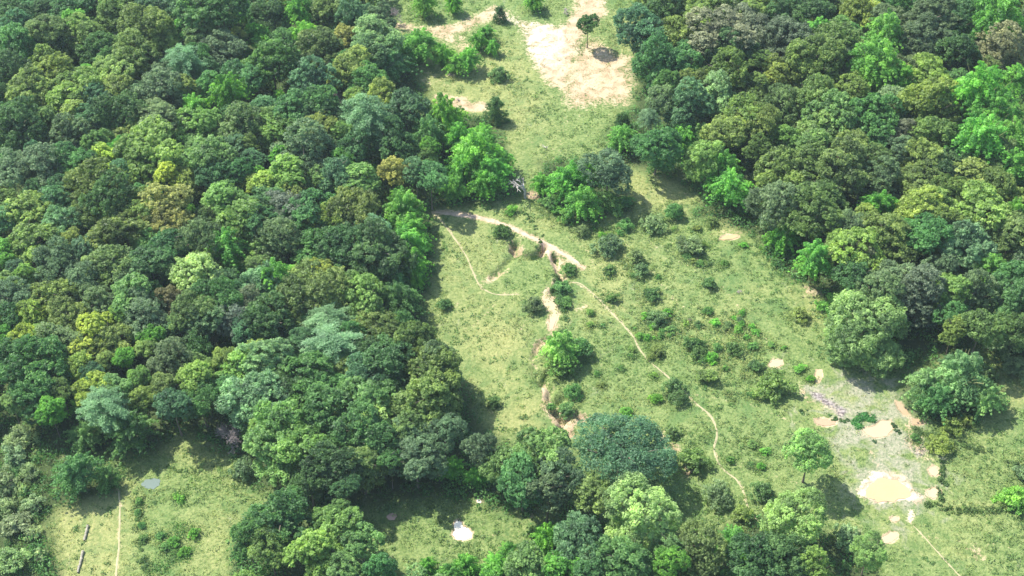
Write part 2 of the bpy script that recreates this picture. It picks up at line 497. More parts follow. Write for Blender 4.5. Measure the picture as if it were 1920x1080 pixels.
WOODS = [
    [(-90, -90), (690, -90), (735, 60), (770, 120), (800, 190), (860, 215), (935, 230), (960, 340), (985, 370), (810, 395), (815, 470), (800, 560), (800, 640), (870, 720), (900, 790), (960, 850), (1080, 850), (1090, 980), (960, 960), (880, 935), (700, 940), (600, 960), (480, 910), (440, 850), (330, 800), (290, 850), (130, 860), (-90, 820)],
    [(1190, -90), (2050, -90), (2050, 760), (1900, 700), (1850, 650), (1700, 690), (1560, 660), (1560, 560), (1480, 520), (1420, 440), (1300, 400), (1320, 360), (1150, 300), (1140, 240), (1190, 200), (1195, 80)],
    [(440, 1010), (560, 960), (690, 1070), (1000, 1070), (1010, 990), (1100, 960), (1290, 1000), (1450, 960), (1560, 1000), (1640, 1060), (1640, 1200), (440, 1200)],
    [(-90, 820), (90, 850), (230, 880), (220, 920), (90, 970), (110, 1080), (60, 1200), (-90, 1200)],
    [(1010, 300), (1160, 300), (1185, 390), (1080, 410), (1010, 370)],
    [(1690, 700), (1820, 680), (1880, 720), (1880, 770), (1780, 800), (1700, 770)],
]

G_PONDS = [gpts(p[0]) for p in PONDS]
G_GULLY = [(gpts(p), w, d) for p, w, d in GULLY]
POND_C = [(sum(a for a, b in g) / len(g), sum(b for a, b in g) / len(g)) for g in G_PONDS]


def base_h(x, y):
    return 0.5 * (fbm(x, y, 40.0, 3, 3) - 0.5) + 0.22 * (fbm(x, y, 6.0, 9, 3) - 0.5)


POND_Z = [float(base_h(np.array([c[0]]), np.array([c[1]]))[0]) for c in POND_C]


def height(x, y):
    x = np.asarray(x, float)
    y = np.asarray(y, float)
    h = base_h(x, y)
    for g, w, d in G_GULLY:
        xs = [p[0] for p in g]
        ys = [p[1] for p in g]
        m = (x > min(xs) - 4) & (x < max(xs) + 4) & (y > min(ys) - 4) & (y < max(ys) + 4)
        if m.any():
            D = seg_dist(x[m], y[m], g) + 0.8 * (fbm(x[m], y[m], 1.5, 33, 2) - .5)
            h[m] -= d * (1 - smooth(w * 0.4, w * 1.4, D))
    for g, z in zip(G_PONDS, POND_Z):
        xs = [p[0] for p in g]
        ys = [p[1] for p in g]
        m = (x > min(xs) - 4) & (x < max(xs) + 4) & (y > min(ys) - 4) & (y < max(ys) + 4)
        if m.any():
            D = sdist(x[m], y[m], g)
            t = smooth(2.5, 0.3, D)
            h[m] = h[m] * (1 - t) + (z + 0.10 - 0.34 * smooth(0.6, -0.7, D)) * t
    return h


def h1(x, y):
    return float(height(np.array([x]), np.array([y]))[0])


# ------------------------------------------------------------------ ground sheet
def axis(lo, hi, step, far):
    core = list(np.arange(lo, hi + step, step))
    a, s = [], step
    v = core[-1]
    while v < far:
        s *= 1.35
        v += s
        a.append(v)
    b, s = [], step
    v = core[0]
    while v > -far:
        s *= 1.35
        v -= s
        b.append(v)
    return np.array(b[::-1] + core + a)


AX = axis(-160, 160, 0.5, 2500)
AY = axis(-90, 150, 0.5, 2500)
GX, GY = np.meshgrid(AX, AY)
gx, gy = GX.ravel(), GY.ravel()
gz = height(gx, gy)
jx = gx + 3.0 * (fbm(gx, gy, 5.0, 71, 3) - 0.5)
jy = gy + 3.0 * (fbm(gx, gy, 5.0, 72, 3) - 0.5)


def region(polys_soft):
    out = np.zeros(gx.shape)
    for pl, st, so in polys_soft:
        g = gpts(pl)
        xs = [p[0] for p in g]
        ys = [p[1] for p in g]
        m = (gx > min(xs) - so - 3) & (gx < max(xs) + so + 3) & (gy > min(ys) - so - 3) & (gy < max(ys) + so + 3)
        if m.any():
            D = sdist(jx[m], jy[m], g)
            out[m] = np.maximum(out[m], st * smooth(so, -so, D))
    return out


a_sand = region(SAND)
for pts, w, nm, lb, mt in TRACKS:
    g = gpts(pts)
    wm = w * 0.12 * 0.5
    D = seg_dist(jx * 0.5 + gx * 0.5, jy * 0.5 + gy * 0.5, g)
    a_sand = np.maximum(a_sand, (0.62 if w > 8 else 0.45) * smooth(wm + (1.6 if w > 8 else 0.7), wm * 0.6, D))
for g, w, d in G_GULLY:
    D = seg_dist(jx, jy, g)
    a_sand = np.maximum(a_sand, 0.62 * smooth(w * 3.6, w * 0.3, D) * smooth(.34, .6, fbm(gx, gy, 4.5, 401, 3)))
for i, g in enumerate(G_PONDS):
    if PONDS[i][1] in ('blue', 'pink'):
        continue
    D = sdist(gx, gy, g)
    a_sand = np.maximum(a_sand, 0.75 * smooth(0.9, 0.1, D))
for tr in TRAILS:
    D = seg_dist(jx * .7 + gx * .3, jy * .7 + gy * .3, gpts(tr))
    a_sand = np.maximum(a_sand, .36 * smooth(.9, .15, D))
a_white = region([(p, 1.0, s) for p, s in WHITE])
a_dry = region(DRY)
a_dry = np.maximum(a_dry, np.clip((fbm(gx, gy, 22.0, 301, 3) - .5) * 2.2, 0, .6))
a_mud = region(MUD)
a_churn = region([([(1515, 728), (1545, 735), (1560, 755), (1592, 770), (1585, 788), (1550, 772), (1525, 755)], .75, 1.5),
                  ([(1700, 830), (1730, 832), (1748, 850), (1720, 856)], .7, 1.5), ([(1682, 792), (1700, 795), (1705, 808), (1690, 812)], .5, 1.5),
                  ([(1575, 885), (1595, 885), (1592, 895), (1578, 895)], .7, 1.0), ([(1705, 905), (1735, 925), (1735, 945), (1712, 940)], .65, 1.5),
                  ([(1030, 790), (1050, 795), (1085, 815), (1075, 828), (1045, 812)], .6, 1.0)])
a_wood = region([(p, 1.0, 2.5) for p in WOODS])
nx, ny = len(AX), len(AY)
ii, jj = np.meshgrid(np.arange(nx - 1), np.arange(ny - 1))
v0 = (jj * nx + ii).ravel()
idx = np.stack([v0, v0 + 1, v0 + 1 + nx, v0 + nx], 1).ravel()
g_me = mesh_np('ground', np.stack([gx, gy, gz], 1), 4, idx,
               {'sand': a_sand, 'white': a_white, 'dry': a_dry, 'mud': a_mud * 1.4, 'churn': a_churn, 'wood': a_wood}, True)
ground = link('ground', g_me, M_GROUND)
ground['kind'] = 'structure'
A_SHAPE = (ny, nx)


def sample(arr, x, y):
    i = np.clip(np.searchsorted(AX, x), 0, nx - 1)
    j = np.clip(np.searchsorted(AY, y), 0, ny - 1)
    return arr.reshape(A_SHAPE)[j, i]


# ------------------------------------------------------------------ tracks and ponds
for pts, w, nm, lb, mt in TRACKS:
    g = [Vector((*p, 0)) for p in gpts(pts)]
    fine = []
    for i in range(len(g) - 1):
        p0 = g[max(i - 1, 0)]
        p1, p2 = g[i], g[i + 1]
        p3 = g[min(i + 2, len(g) - 1)]
        n = max(2, int((p2 - p1).length / 0.5))
        for k in range(n):
            t = k / n
            fine.append(0.5 * ((2 * p1) + (p2 - p0) * t + (2 * p0 - 5 * p1 + 4 * p2 - p3) * t * t + (3 * p1 - p0 - 3 * p2 + p3) * t ** 3))
    fine.append(g[-1])
    co, NC = [], 5
    for i, p in enumerate(fine):
        a = fine[max(i - 1, 0)]
        b = fine[min(i + 1, len(fine) - 1)]
        tdir = (b - a).normalized()
        nrm = Vector((-tdir.y, tdir.x, 0))
        endt = min(1.0, i / 5 + .15, (len(fine) - 1 - i) / 5 + .15)
        base = w * 0.12 * 0.5 * endt
        wl_ = base * (0.1 + 1.6 * float(fbm(np.array([p.x]), np.array([p.y]), 2.2, 5, 3)[0]))
        wr_ = base * (0.1 + 1.6 * float(fbm(np.array([p.x]), np.array([p.y]), 2.2, 55, 3)[0]))
        for k in range(NC):
            s = k / (NC - 1) * 2 - 1
            q = p + nrm * (s * (wl_ if s < 0 else wr_))
            co.append((q.x, q.y, 0))
    co = np.array(co)
    co[:, 2] = height(co[:, 0], co[:, 1]) + 0.035
    co[::NC, 2] -= 0.06
    co[NC - 1::NC, 2] -= 0.06
    idx = []
    for i in range(len(fine) - 1):
        for k in range(NC - 1):
            v = i * NC + k
            idx += [v + 1, v, v + NC, v + NC + 1]
    me = mesh_np(nm, co, 4, idx, None, True)
    o = link(nm, me, mt)
    o['kind'] = 'structure'
    o['label'] = lb

for (pl, colr, lb), g, z in zip(PONDS, G_PONDS, POND_Z):
    me = bpy.data.meshes.new('pond')
    # ragged shore: subdivide the outline and push it about
    pts = []
    cx = sum(a for a, b in g) / len(g)
    cy = sum(b for a, b in g) / len(g)
    for i in range(len(g)):
        a, b = g[i], g[(i + 1) % len(g)]
        for t in (0, .25, .5, .75):
            x = a[0] + (b[0] - a[0]) * t
            y = a[1] + (b[1] - a[1]) * t
            x += (x - cx) * 0.03 + random.uniform(-.1, .1)
            y += (y - cy) * 0.03 + random.uniform(-.1, .1)
            pts.append((x, y, z + 0.03))
    vs = pts + [(cx, cy, z + 0.03)]
    me.from_pydata([(a - cx, b - cy, c) for a, b, c in pts], [], [list(range(len(pts)))])
    o = link('pond', me, M_WATER[colr])
    o.location = (cx, cy, 0)
    o['kind'] = 'structure'
    o['label'] = lb


# ------------------------------------------------------------------ foliage builders (unit: crown radius 1)
def leaves(centres, normals, size, aspect, r, jitter=0.5, droop=0.0):
    """quads: centres (n,3), normals (n,3)"""
    n = len(centres)
    nn = normals + r.normal(0, jitter, (n, 3))
    nn /= np.linalg.norm(nn, axis=1, keepdims=True) + 1e-9
    t = r.normal(0, 1, (n, 3))
    t[:, 2] -= droop
    t -= nn * np.sum(t * nn, 1, keepdims=True)
    t /= np.linalg.norm(t, axis=1, keepdims=True) + 1e-9
    b = np.cross(nn, t)
    s = (size * r.uniform(0.6, 1.4, n))[:, None]
    a = t * s
    c = b * s * aspect
    k = r.uniform(-.25, .25, (n, 1))
    quad = np.stack([centres - a, centres - c + a * k, centres + a * r.uniform(.7, 1.1, (n, 1)), centres + c + a * k], 1)
    return quad.reshape(-1, 3)


def sphere_dirs(n, r, zmin=-1.0):
    z = r.uniform(zmin, 1, n)
    a = r.uniform(0, 2 * np.pi, n)
    q = np.sqrt(np.maximum(0, 1 - z * z))
    return np.stack([q * np.cos(a), q * np.sin(a), z], 1)


def finish(parts, name):
    co = np.concatenate([p[0] for p in parts])
    var = np.concatenate([p[1] for p in parts])
    return mesh_np(name, co, 4, np.arange(len(co)), {'var': var})


def clump_leaves(c, rad, n, r, lsize, aspect, var, flat=0.75, jitter=0.55, zmin=-0.45, droop=0.0, up=0.25):
    d = sphere_dirs(n, r, zmin)
    rr = rad * (r.uniform(0.55, 1.0, n) ** 0.5)[:, None]
    p = c + d * rr * np.array([1, 1, flat])
    nr = d + np.array([0, 0, up])
    q = leaves(p, nr, lsize, aspect, r, jitter, droop)
    v = np.clip(var + r.normal(0, 0.10, n), 0, 1)
    return q, np.repeat(v, 4)


def crown_round(seed, nl=24, lobe=(0.26, 0.42), sub=12, per=24, lsize=0.035, zh=0.95, zmin=-0.35, subr=0.40, hollow=0.6, dvar=.22, nb=5):
    """a crown of several boughs of unequal height, each bough a heap of leafy lobes"""
    r = np.random.default_rng(seed)
    parts = []
    boughs = [(np.array([r.uniform(-.12, .12), r.uniform(-.12, .12), r.uniform(.0, .35)]), r.uniform(.48, .62))]
    a0 = r.uniform(0, 6.28)
    for k in range(nb):
        a = a0 + 6.283 * k / nb + r.uniform(-.35, .35)
        br = r.uniform(.30, .52)
        q = (1.0 - br) * r.uniform(.85, 1.25)
        boughs.append((np.array([math.cos(a) * q, math.sin(a) * q, r.uniform(-.55, .30) * zh]), br))
    cand = []
    for bi, (bc, br) in enumerate(boughs):
        for d in sphere_dirs(70, r, zmin):
            c = bc + d * br * np.array([1, 1, zh * 1.05])
            # skip points buried in another bough
            if any(bj != bi and np.linalg.norm((c - b2) / np.array([1, 1, zh])) < r2 * .9 for bj, (b2, r2) in enumerate(boughs)):
                continue
            cand.append((c, d, bi))
    r.shuffle(cand)
    bv = r.uniform(.5 - dvar * .5, .5 + dvar * .5, len(boughs))
    keep = []
    md = 1.75 / math.sqrt(nl) * .85
    for c, d, bi in cand:
        if all(np.linalg.norm(c - k[0]) > md for k in keep):
            keep.append((c, d, bi))
    for c, d, bi in keep:
        lr = r.uniform(*lobe) * .9
        c = c - d * lr * .55
        lv = bv[bi] + r.uniform(-dvar, dvar) * .7
        sd = sphere_dirs(sub, r, -0.35)
        sd = sd * 0.65 + d * 0.45 + np.array([0, 0, .12])
        sd /= np.linalg.norm(sd, axis=1, keepdims=True)
        for s_ in sd:
            sr = lr * subr * r.uniform(.6, 1.3)
            cc = c + s_ * lr * r.uniform(.75, 1.22) * np.array([1, 1, .85])
            parts.append(clump_leaves(cc, sr, per, r, lsize, 0.62, lv + r.uniform(-.2, .2), .7, .52, -.3, 0, .45))
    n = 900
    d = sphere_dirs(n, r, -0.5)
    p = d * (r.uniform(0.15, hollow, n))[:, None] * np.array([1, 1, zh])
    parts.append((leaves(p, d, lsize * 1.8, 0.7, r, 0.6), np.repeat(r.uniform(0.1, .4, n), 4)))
    return finish(parts, 'crown')


def crown_tier(seed, n=46, wide=1.0, zh=0.75):
    r = np.random.default_rng(seed)
    parts = []
    for k in range(n):
        f = (k + .5) / n
        z = (1 - 2 * 0.78 * f) * zh * 0.95
        a = k * 2.39996 + r.uniform(-.4, .4)
        R = math.sqrt(max(0.05, 1 - (z / zh) ** 2)) * r.uniform(0.7, 1.1) + .12
        lv = r.uniform(.45, .85)
        nseg = 9
        side = np.array([-math.sin(a), math.cos(a), 0])
        out = np.array([math.cos(a), math.sin(a), 0])
        for j in range(nseg):
            t = (j + 1) / nseg
            q = R * t
            wdt = 0.11 * math.sin(min(1, t * 1.05) * math.pi * 0.8 + .3)
            zz = z + 0.10 * math.sin(t * 2.4) - 0.10 * t * t
            for s in (-1, 0, 1):
                c = out * q + side * s * wdt * 1.1
                c = c + np.array([0, 0, zz - 0.03 * abs(s)])
                nlf = 14
                pp = c + r.normal(0, 1, (nlf, 3)) * np.array([.05, .05, .014])
                nr = np.tile(np.array([0.1, 0, 1.0]) + out * .3, (nlf, 1))
                parts.append((leaves(pp, nr, 0.036, 0.45, r, 0.4), np.repeat(np.clip(lv + r.normal(0, .12, nlf), 0, 1), 4)))
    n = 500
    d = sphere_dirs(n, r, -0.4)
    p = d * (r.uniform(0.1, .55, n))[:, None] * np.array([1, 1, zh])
    parts.append((leaves(p, d, .06, 0.7, r, 0.6), np.repeat(r.uniform(0.1, .35, n), 4)))  # inner leaves coloured darker: shade between the sprays put into the colour
    return finish(parts, 'crown')


def crown_bamboo(seed, n=100, droop=1.0):
    """a clump: arching culms, each a feathery plume; base at z=-1.1, top about +0.9"""
    r = np.random.default_rng(seed)
    parts = []
    for k in range(n):
        a = r.uniform(0, 2 * np.pi)
        lean = r.uniform(0.05, 1.0) ** 0.7
        out = np.array([math.cos(a), math.sin(a), 0])
        hgt = (1.95 - 0.75 * lean ** 1.5) * r.uniform(.75, 1.05)
        reach = lean * r.uniform(.75, 1.1)
        lv = r.uniform(.15, .95)
        bend = r.uniform(-.3, .3)
        side = np.array([-math.sin(a), math.cos(a), 0])
        ns = 11
        for j in range(ns):
            t = 0.10 + 0.90 * j / (ns - 1)
            x = reach * t ** 1.7
            z = -1.1 + hgt * (1 - (1 - t) ** 1.6) - 0.30 * droop * max(0, t - .65) ** 1.5 * 6 * lean
            c = out * x + side * bend * t * t * .5 + np.array([0, 0, z])
            w = 0.125 * math.sin(math.pi * min(.97, t * .9 + .08)) + .03
            nlf = 20
            parts.append(clump_leaves(c, w, nlf, r, 0.042, 0.34, lv + .12 * (t - .5), 0.8, 0.45, -.5, 1.2 * droop, .5))
    return finish(parts, 'foliage')


def crown_cone(seed, n=70):
    r = np.random.default_rng(seed)
    parts = []
    for k in range(n):
        f = r.uniform(0, 1)
        z = 1.7 * (1 - f) - 0.9
        R = 0.18 + 0.62 * f ** 0.8
        a = r.uniform(0, 2 * np.pi)
        lr = r.uniform(.16, .28)
        c = np.array([math.cos(a) * R, math.sin(a) * R, z])
        lv = r.uniform(.3, .7)
        for s in range(6):
            cc = c + r.normal(0, lr * .45, 3)
            parts.append(clump_leaves(cc, lr * .5, 20, r, .036, .6, lv + r.uniform(-.1, .1), 1.1, .5, -.4, .6))
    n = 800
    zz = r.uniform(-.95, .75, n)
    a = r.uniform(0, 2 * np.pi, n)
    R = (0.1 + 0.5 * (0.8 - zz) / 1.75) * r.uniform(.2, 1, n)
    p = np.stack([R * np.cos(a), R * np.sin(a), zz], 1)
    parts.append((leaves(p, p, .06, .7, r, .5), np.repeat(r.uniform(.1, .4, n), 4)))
    return finish(parts, 'crown')


def tube(pts, rads, sides=6):
    co, idx = [], []
    up = Vector((0.1, 0.05, 1)).normalized()
    for i, (p, q) in enumerate(zip(pts, rads)):
        a = pts[max(0, i - 1)]
        b = pts[min(len(pts) - 1, i + 1)]
        t = (Vector(b) - Vector(a)).normalized()
        u = t.orthogonal().normalized() if abs(t.z) < .9 else Vector((1, 0, 0)).cross(t).normalized()
        v = t.cross(u).normalized()
        for k in range(sides):
            an = 2 * math.pi * k / sides
            co.append(tuple(Vector(p) + (u * math.cos(an) + v * math.sin(an)) * q))
    for i in range(len(pts) - 1):
        for k in range(sides):
            a = i * sides + k
            b = i * sides + (k + 1) % sides
            idx += [a, b, b + sides, a + sides]
    return co, idx


def join_tubes(name, tubes):
    C, I = [], []
    for co, idx in tubes:
        o = len(C)
        C += co
        I += [i + o for i in idx]
    return mesh_np(name, np.array(C), 4, I, None, True)


def trunk_mesh(seed, h0, spread=.7, rad=.045, top=.5, limbs=7):
    """trunk from z = -h0 (ground) up into the crown whose centre is z=0"""
    r = random.Random(seed)
    tb = []
    lean = Vector((r.uniform(-.08, .08), r.uniform(-.08, .08), 0))
    pts, rads = [], []
    for k in range(8):
        t = k / 7
        z = -h0 + (h0 + top) * t
        pts.append(Vector((lean.x * math.sin(t * 3), lean.y * math.sin(t * 2.4), z)))
        rads.append(rad * (1.45 if k == 0 else 1.0) * (1 - .8 * t))
    tb.append(tube(pts, rads, 8))
    for k in range(limbs):
        a = k * 2.4 + r.uniform(-.4, .4)
        zb = -h0 * r.uniform(.15, .45) if k < limbs - 2 else r.uniform(-.1, .15)
        R = spread * r.uniform(.7, 1.1)
        zt = r.uniform(-.05, .55)
        p0 = Vector((0, 0, zb))
        p3 = Vector((math.cos(a) * R, math.sin(a) * R, zt))
        ps = [p0, p0.lerp(p3, .35) + Vector((0, 0, .04)), p0.lerp(p3, .7) + Vector((r.uniform(-.05, .05), r.uniform(-.05, .05), .02)), p3]
        tb.append(tube(ps, [rad * .5, rad * .38, rad * .26, rad * .08], 5))
    return join_tubes('trunk', tb)


def bare_mesh(seed, depth=5, spread=.55, rad=.045, h0=1.0, fan=3, twist=.5):
    r = random.Random(seed)
    tb = []

    def grow(p, d, L, rd, dep):
        q1 = p + d * L * .5 + Vector((r.uniform(-1, 1), r.uniform(-1, 1), r.uniform(-1, 1))) * L * .07
        q2 = p + d * L + Vector((r.uniform(-1, 1), r.uniform(-1, 1), r.uniform(-.6, 1))) * L * .08
        tb.append(tube([p, q1, q2], [rd, rd * .8, rd * .6], 4 if dep < 3 else 6))
        if dep == 0:
            return
        for k in range(fan + (1 if r.random() < .4 else 0)):
            nd = (d + Vector((r.gauss(0, twist), r.gauss(0, twist), r.gauss(.05, twist * .7)))).normalized()
            grow(p + d * L * r.uniform(.55, 1.0), nd, L * r.uniform(.58, .82), rd * .66, dep - 1)
    grow(Vector((0, 0, -h0)), Vector((0, 0, 1)), h0 * spread, rad, depth)
    return join_tubes('branches', tb)


# nominal heights (crown centre above ground, in crown radii) per kind
PROTO = {}


def proto(key, crowns, h0, trunk=None, crown_name='crown', trunk_name='trunk', tmat=None):
    PROTO[key] = dict(crowns=crowns, h0=h0, trunks=trunk, cn=crown_name, tn=trunk_name, tm=tmat or M_BARK)


proto('R', [crown_round(100 + i, 46, (.15, .27), 9, 20, .040, 1.1, -.5, .46, .45, .34, 6) for i in range(11)], 1.5, [trunk_mesh(i, 1.5) for i in range(4)])
proto('F', [crown_round(200 + i, 70, (.11, .20), 8, 18, .034, 1.15, -.5, .48, .5, .3, 5) for i in range(8)], 1.5, [trunk_mesh(10 + i, 1.5) for i in range(4)])
proto('L', [crown_round(300 + i, 38, (.16, .30), 8, 22, .045, 1.0, -.35, .44, .45, .36, 7) for i in range(7)], 1.5, [trunk_mesh(20 + i, 1.5) for i in range(3)])
proto('G', [crown_round(350 + i, 90, (.12, .22), 9, 26, .026, 1.0, -.4, .46, .5, .34, 9) for i in range(3)], 1.3, [trunk_mesh(25 + i, 1.3) for i in range(2)])
proto('T', [crown_tier(400 + i) for i in range(4)], 1.6, [trunk_mesh(30 + i, 1.6, .8, .04, .7, 10) for i in range(3)])
proto('B', [crown_bamboo(500 + i) for i in range(6)], 1.1, None, 'foliage', 'canes')
proto('C', [crown_cone(600 + i) for i in range(3)], 1.0, [trunk_mesh(40 + i, 1.0, .3, .05, .8, 4) for i in range(2)])
proto('S', [crown_round(700 + i, 16, (.22, .36), 7, 16, .065, .6, -.2, .6, .6, .3, 4) for i in range(6)], .45, [trunk_mesh(50 + i, .45, .7, .04, .3, 7) for i in range(3)], 'foliage', 'stems')
proto('U', [crown_round(800 + i, 90, (.14, .22), 9, 26, .022, .52, -.2, .5, .75, .2, 7) for i in range(1)], .95, [trunk_mesh(60, .95, .8, .05, .2, 12)])


def canes_mesh(seed):
    r = random.Random(seed)
    tb = []
    for k in range(18):
        a = r.uniform(0, 6.28)
        lean = r.uniform(.1, .9)
        ps = []
        for j in range(6):
            t = j / 5 * .8
            ps.append(Vector((math.cos(a) * (lean * t ** 1.7 + .07), math.sin(a) * (lean * t ** 1.7 + .07), -1.1 + 1.6 * (1 - (1 - t) ** 1.6))))
        tb.append(tube(ps, [.012 * (1 - j * .13) for j in range(6)], 4))
    return join_tubes('canes', tb)


M_CANE = bark_material('bamboo_canes', (0.13, 0.15, 0.05), (0.26, 0.26, 0.11))
PROTO['B']['trunks'] = [canes_mesh(i) for i in range(3)]
PROTO['B']['tm'] = M_CANE
proto('N', [bare_mesh(900 + i, 5, .60, .035, 1.0, 3, .62) for i in range(3)], .9, None, 'branches')
for k, p in PROTO.items():
    for me in p['crowns']:
        me.materials.append(M_LEAF if k != 'N' else M_GREY)
    for me in (p['trunks'] or []):
        me.materials.append(p['tm'])

COLS = {'dk': (.062, .132, .042), 'bg': (.074, .162, .066), 'gg': (.108, .172, .074), 'ol': (.118, .180, .050),
        'yo': (.180, .255, .066), 'ye': (.240, .320, .066), 'mg': (.078, .180, .052), 'lg': (.138, .238, .066),
        'pl': (.155, .265, .120), 'br': (.105, .260, .045), 'pk': (.175, .190, .100), 'go': (.240, .260, .080),
        'pg': (.120, .155, .092), 'tl': (.078, .178, .084), 'pt': (.120, .215, .095), 'bl': (.190, .330, .080), 'lm': (.200, .315, .105), 'sc': (.150, .215, .100), 'sg': (.150, .255, .092)}
CWORD = {'bl': 'bright lime green', 'pt': 'pale green', 'sc': 'pale grey green', 'sg': 'soft light green', 'dk': 'dark green', 'bg': 'blue green', 'gg': 'grey green', 'ol': 'olive', 'yo': 'yellow olive', 'ye': 'bright yellow',
         'mg': 'mid green', 'lg': 'light green', 'pl': 'pale green', 'br': 'bright green', 'pk': 'pinkish brown',
         'go': 'golden brown', 'pg': 'purplish grey', 'tl': 'teal green', 'lm': 'lime green'}
KINDW = {'R': ('broadleaf_tree', 'clumpy tree', 'tree'), 'F': ('dense_crowned_tree', 'dense tree', 'tree'), 'G': ('light_crowned_tree', 'broad leafy tree', 'tree'), 'L': ('light_crowned_tree', 'open leafy tree', 'tree'),
         'T': ('tiered_tree', 'feathery tree', 'tree'), 'B': ('bamboo_clump', 'bamboo clump', 'bamboo'),
         'C': ('climber_covered_tree', 'columnar tree', 'tree'), 'S': ('shrub', 'bush', 'bush'),
         'U': ('spreading_tree', 'spreading tree', 'tree'), 'N': ('bare_tree', 'leafless tree', 'bare tree')}

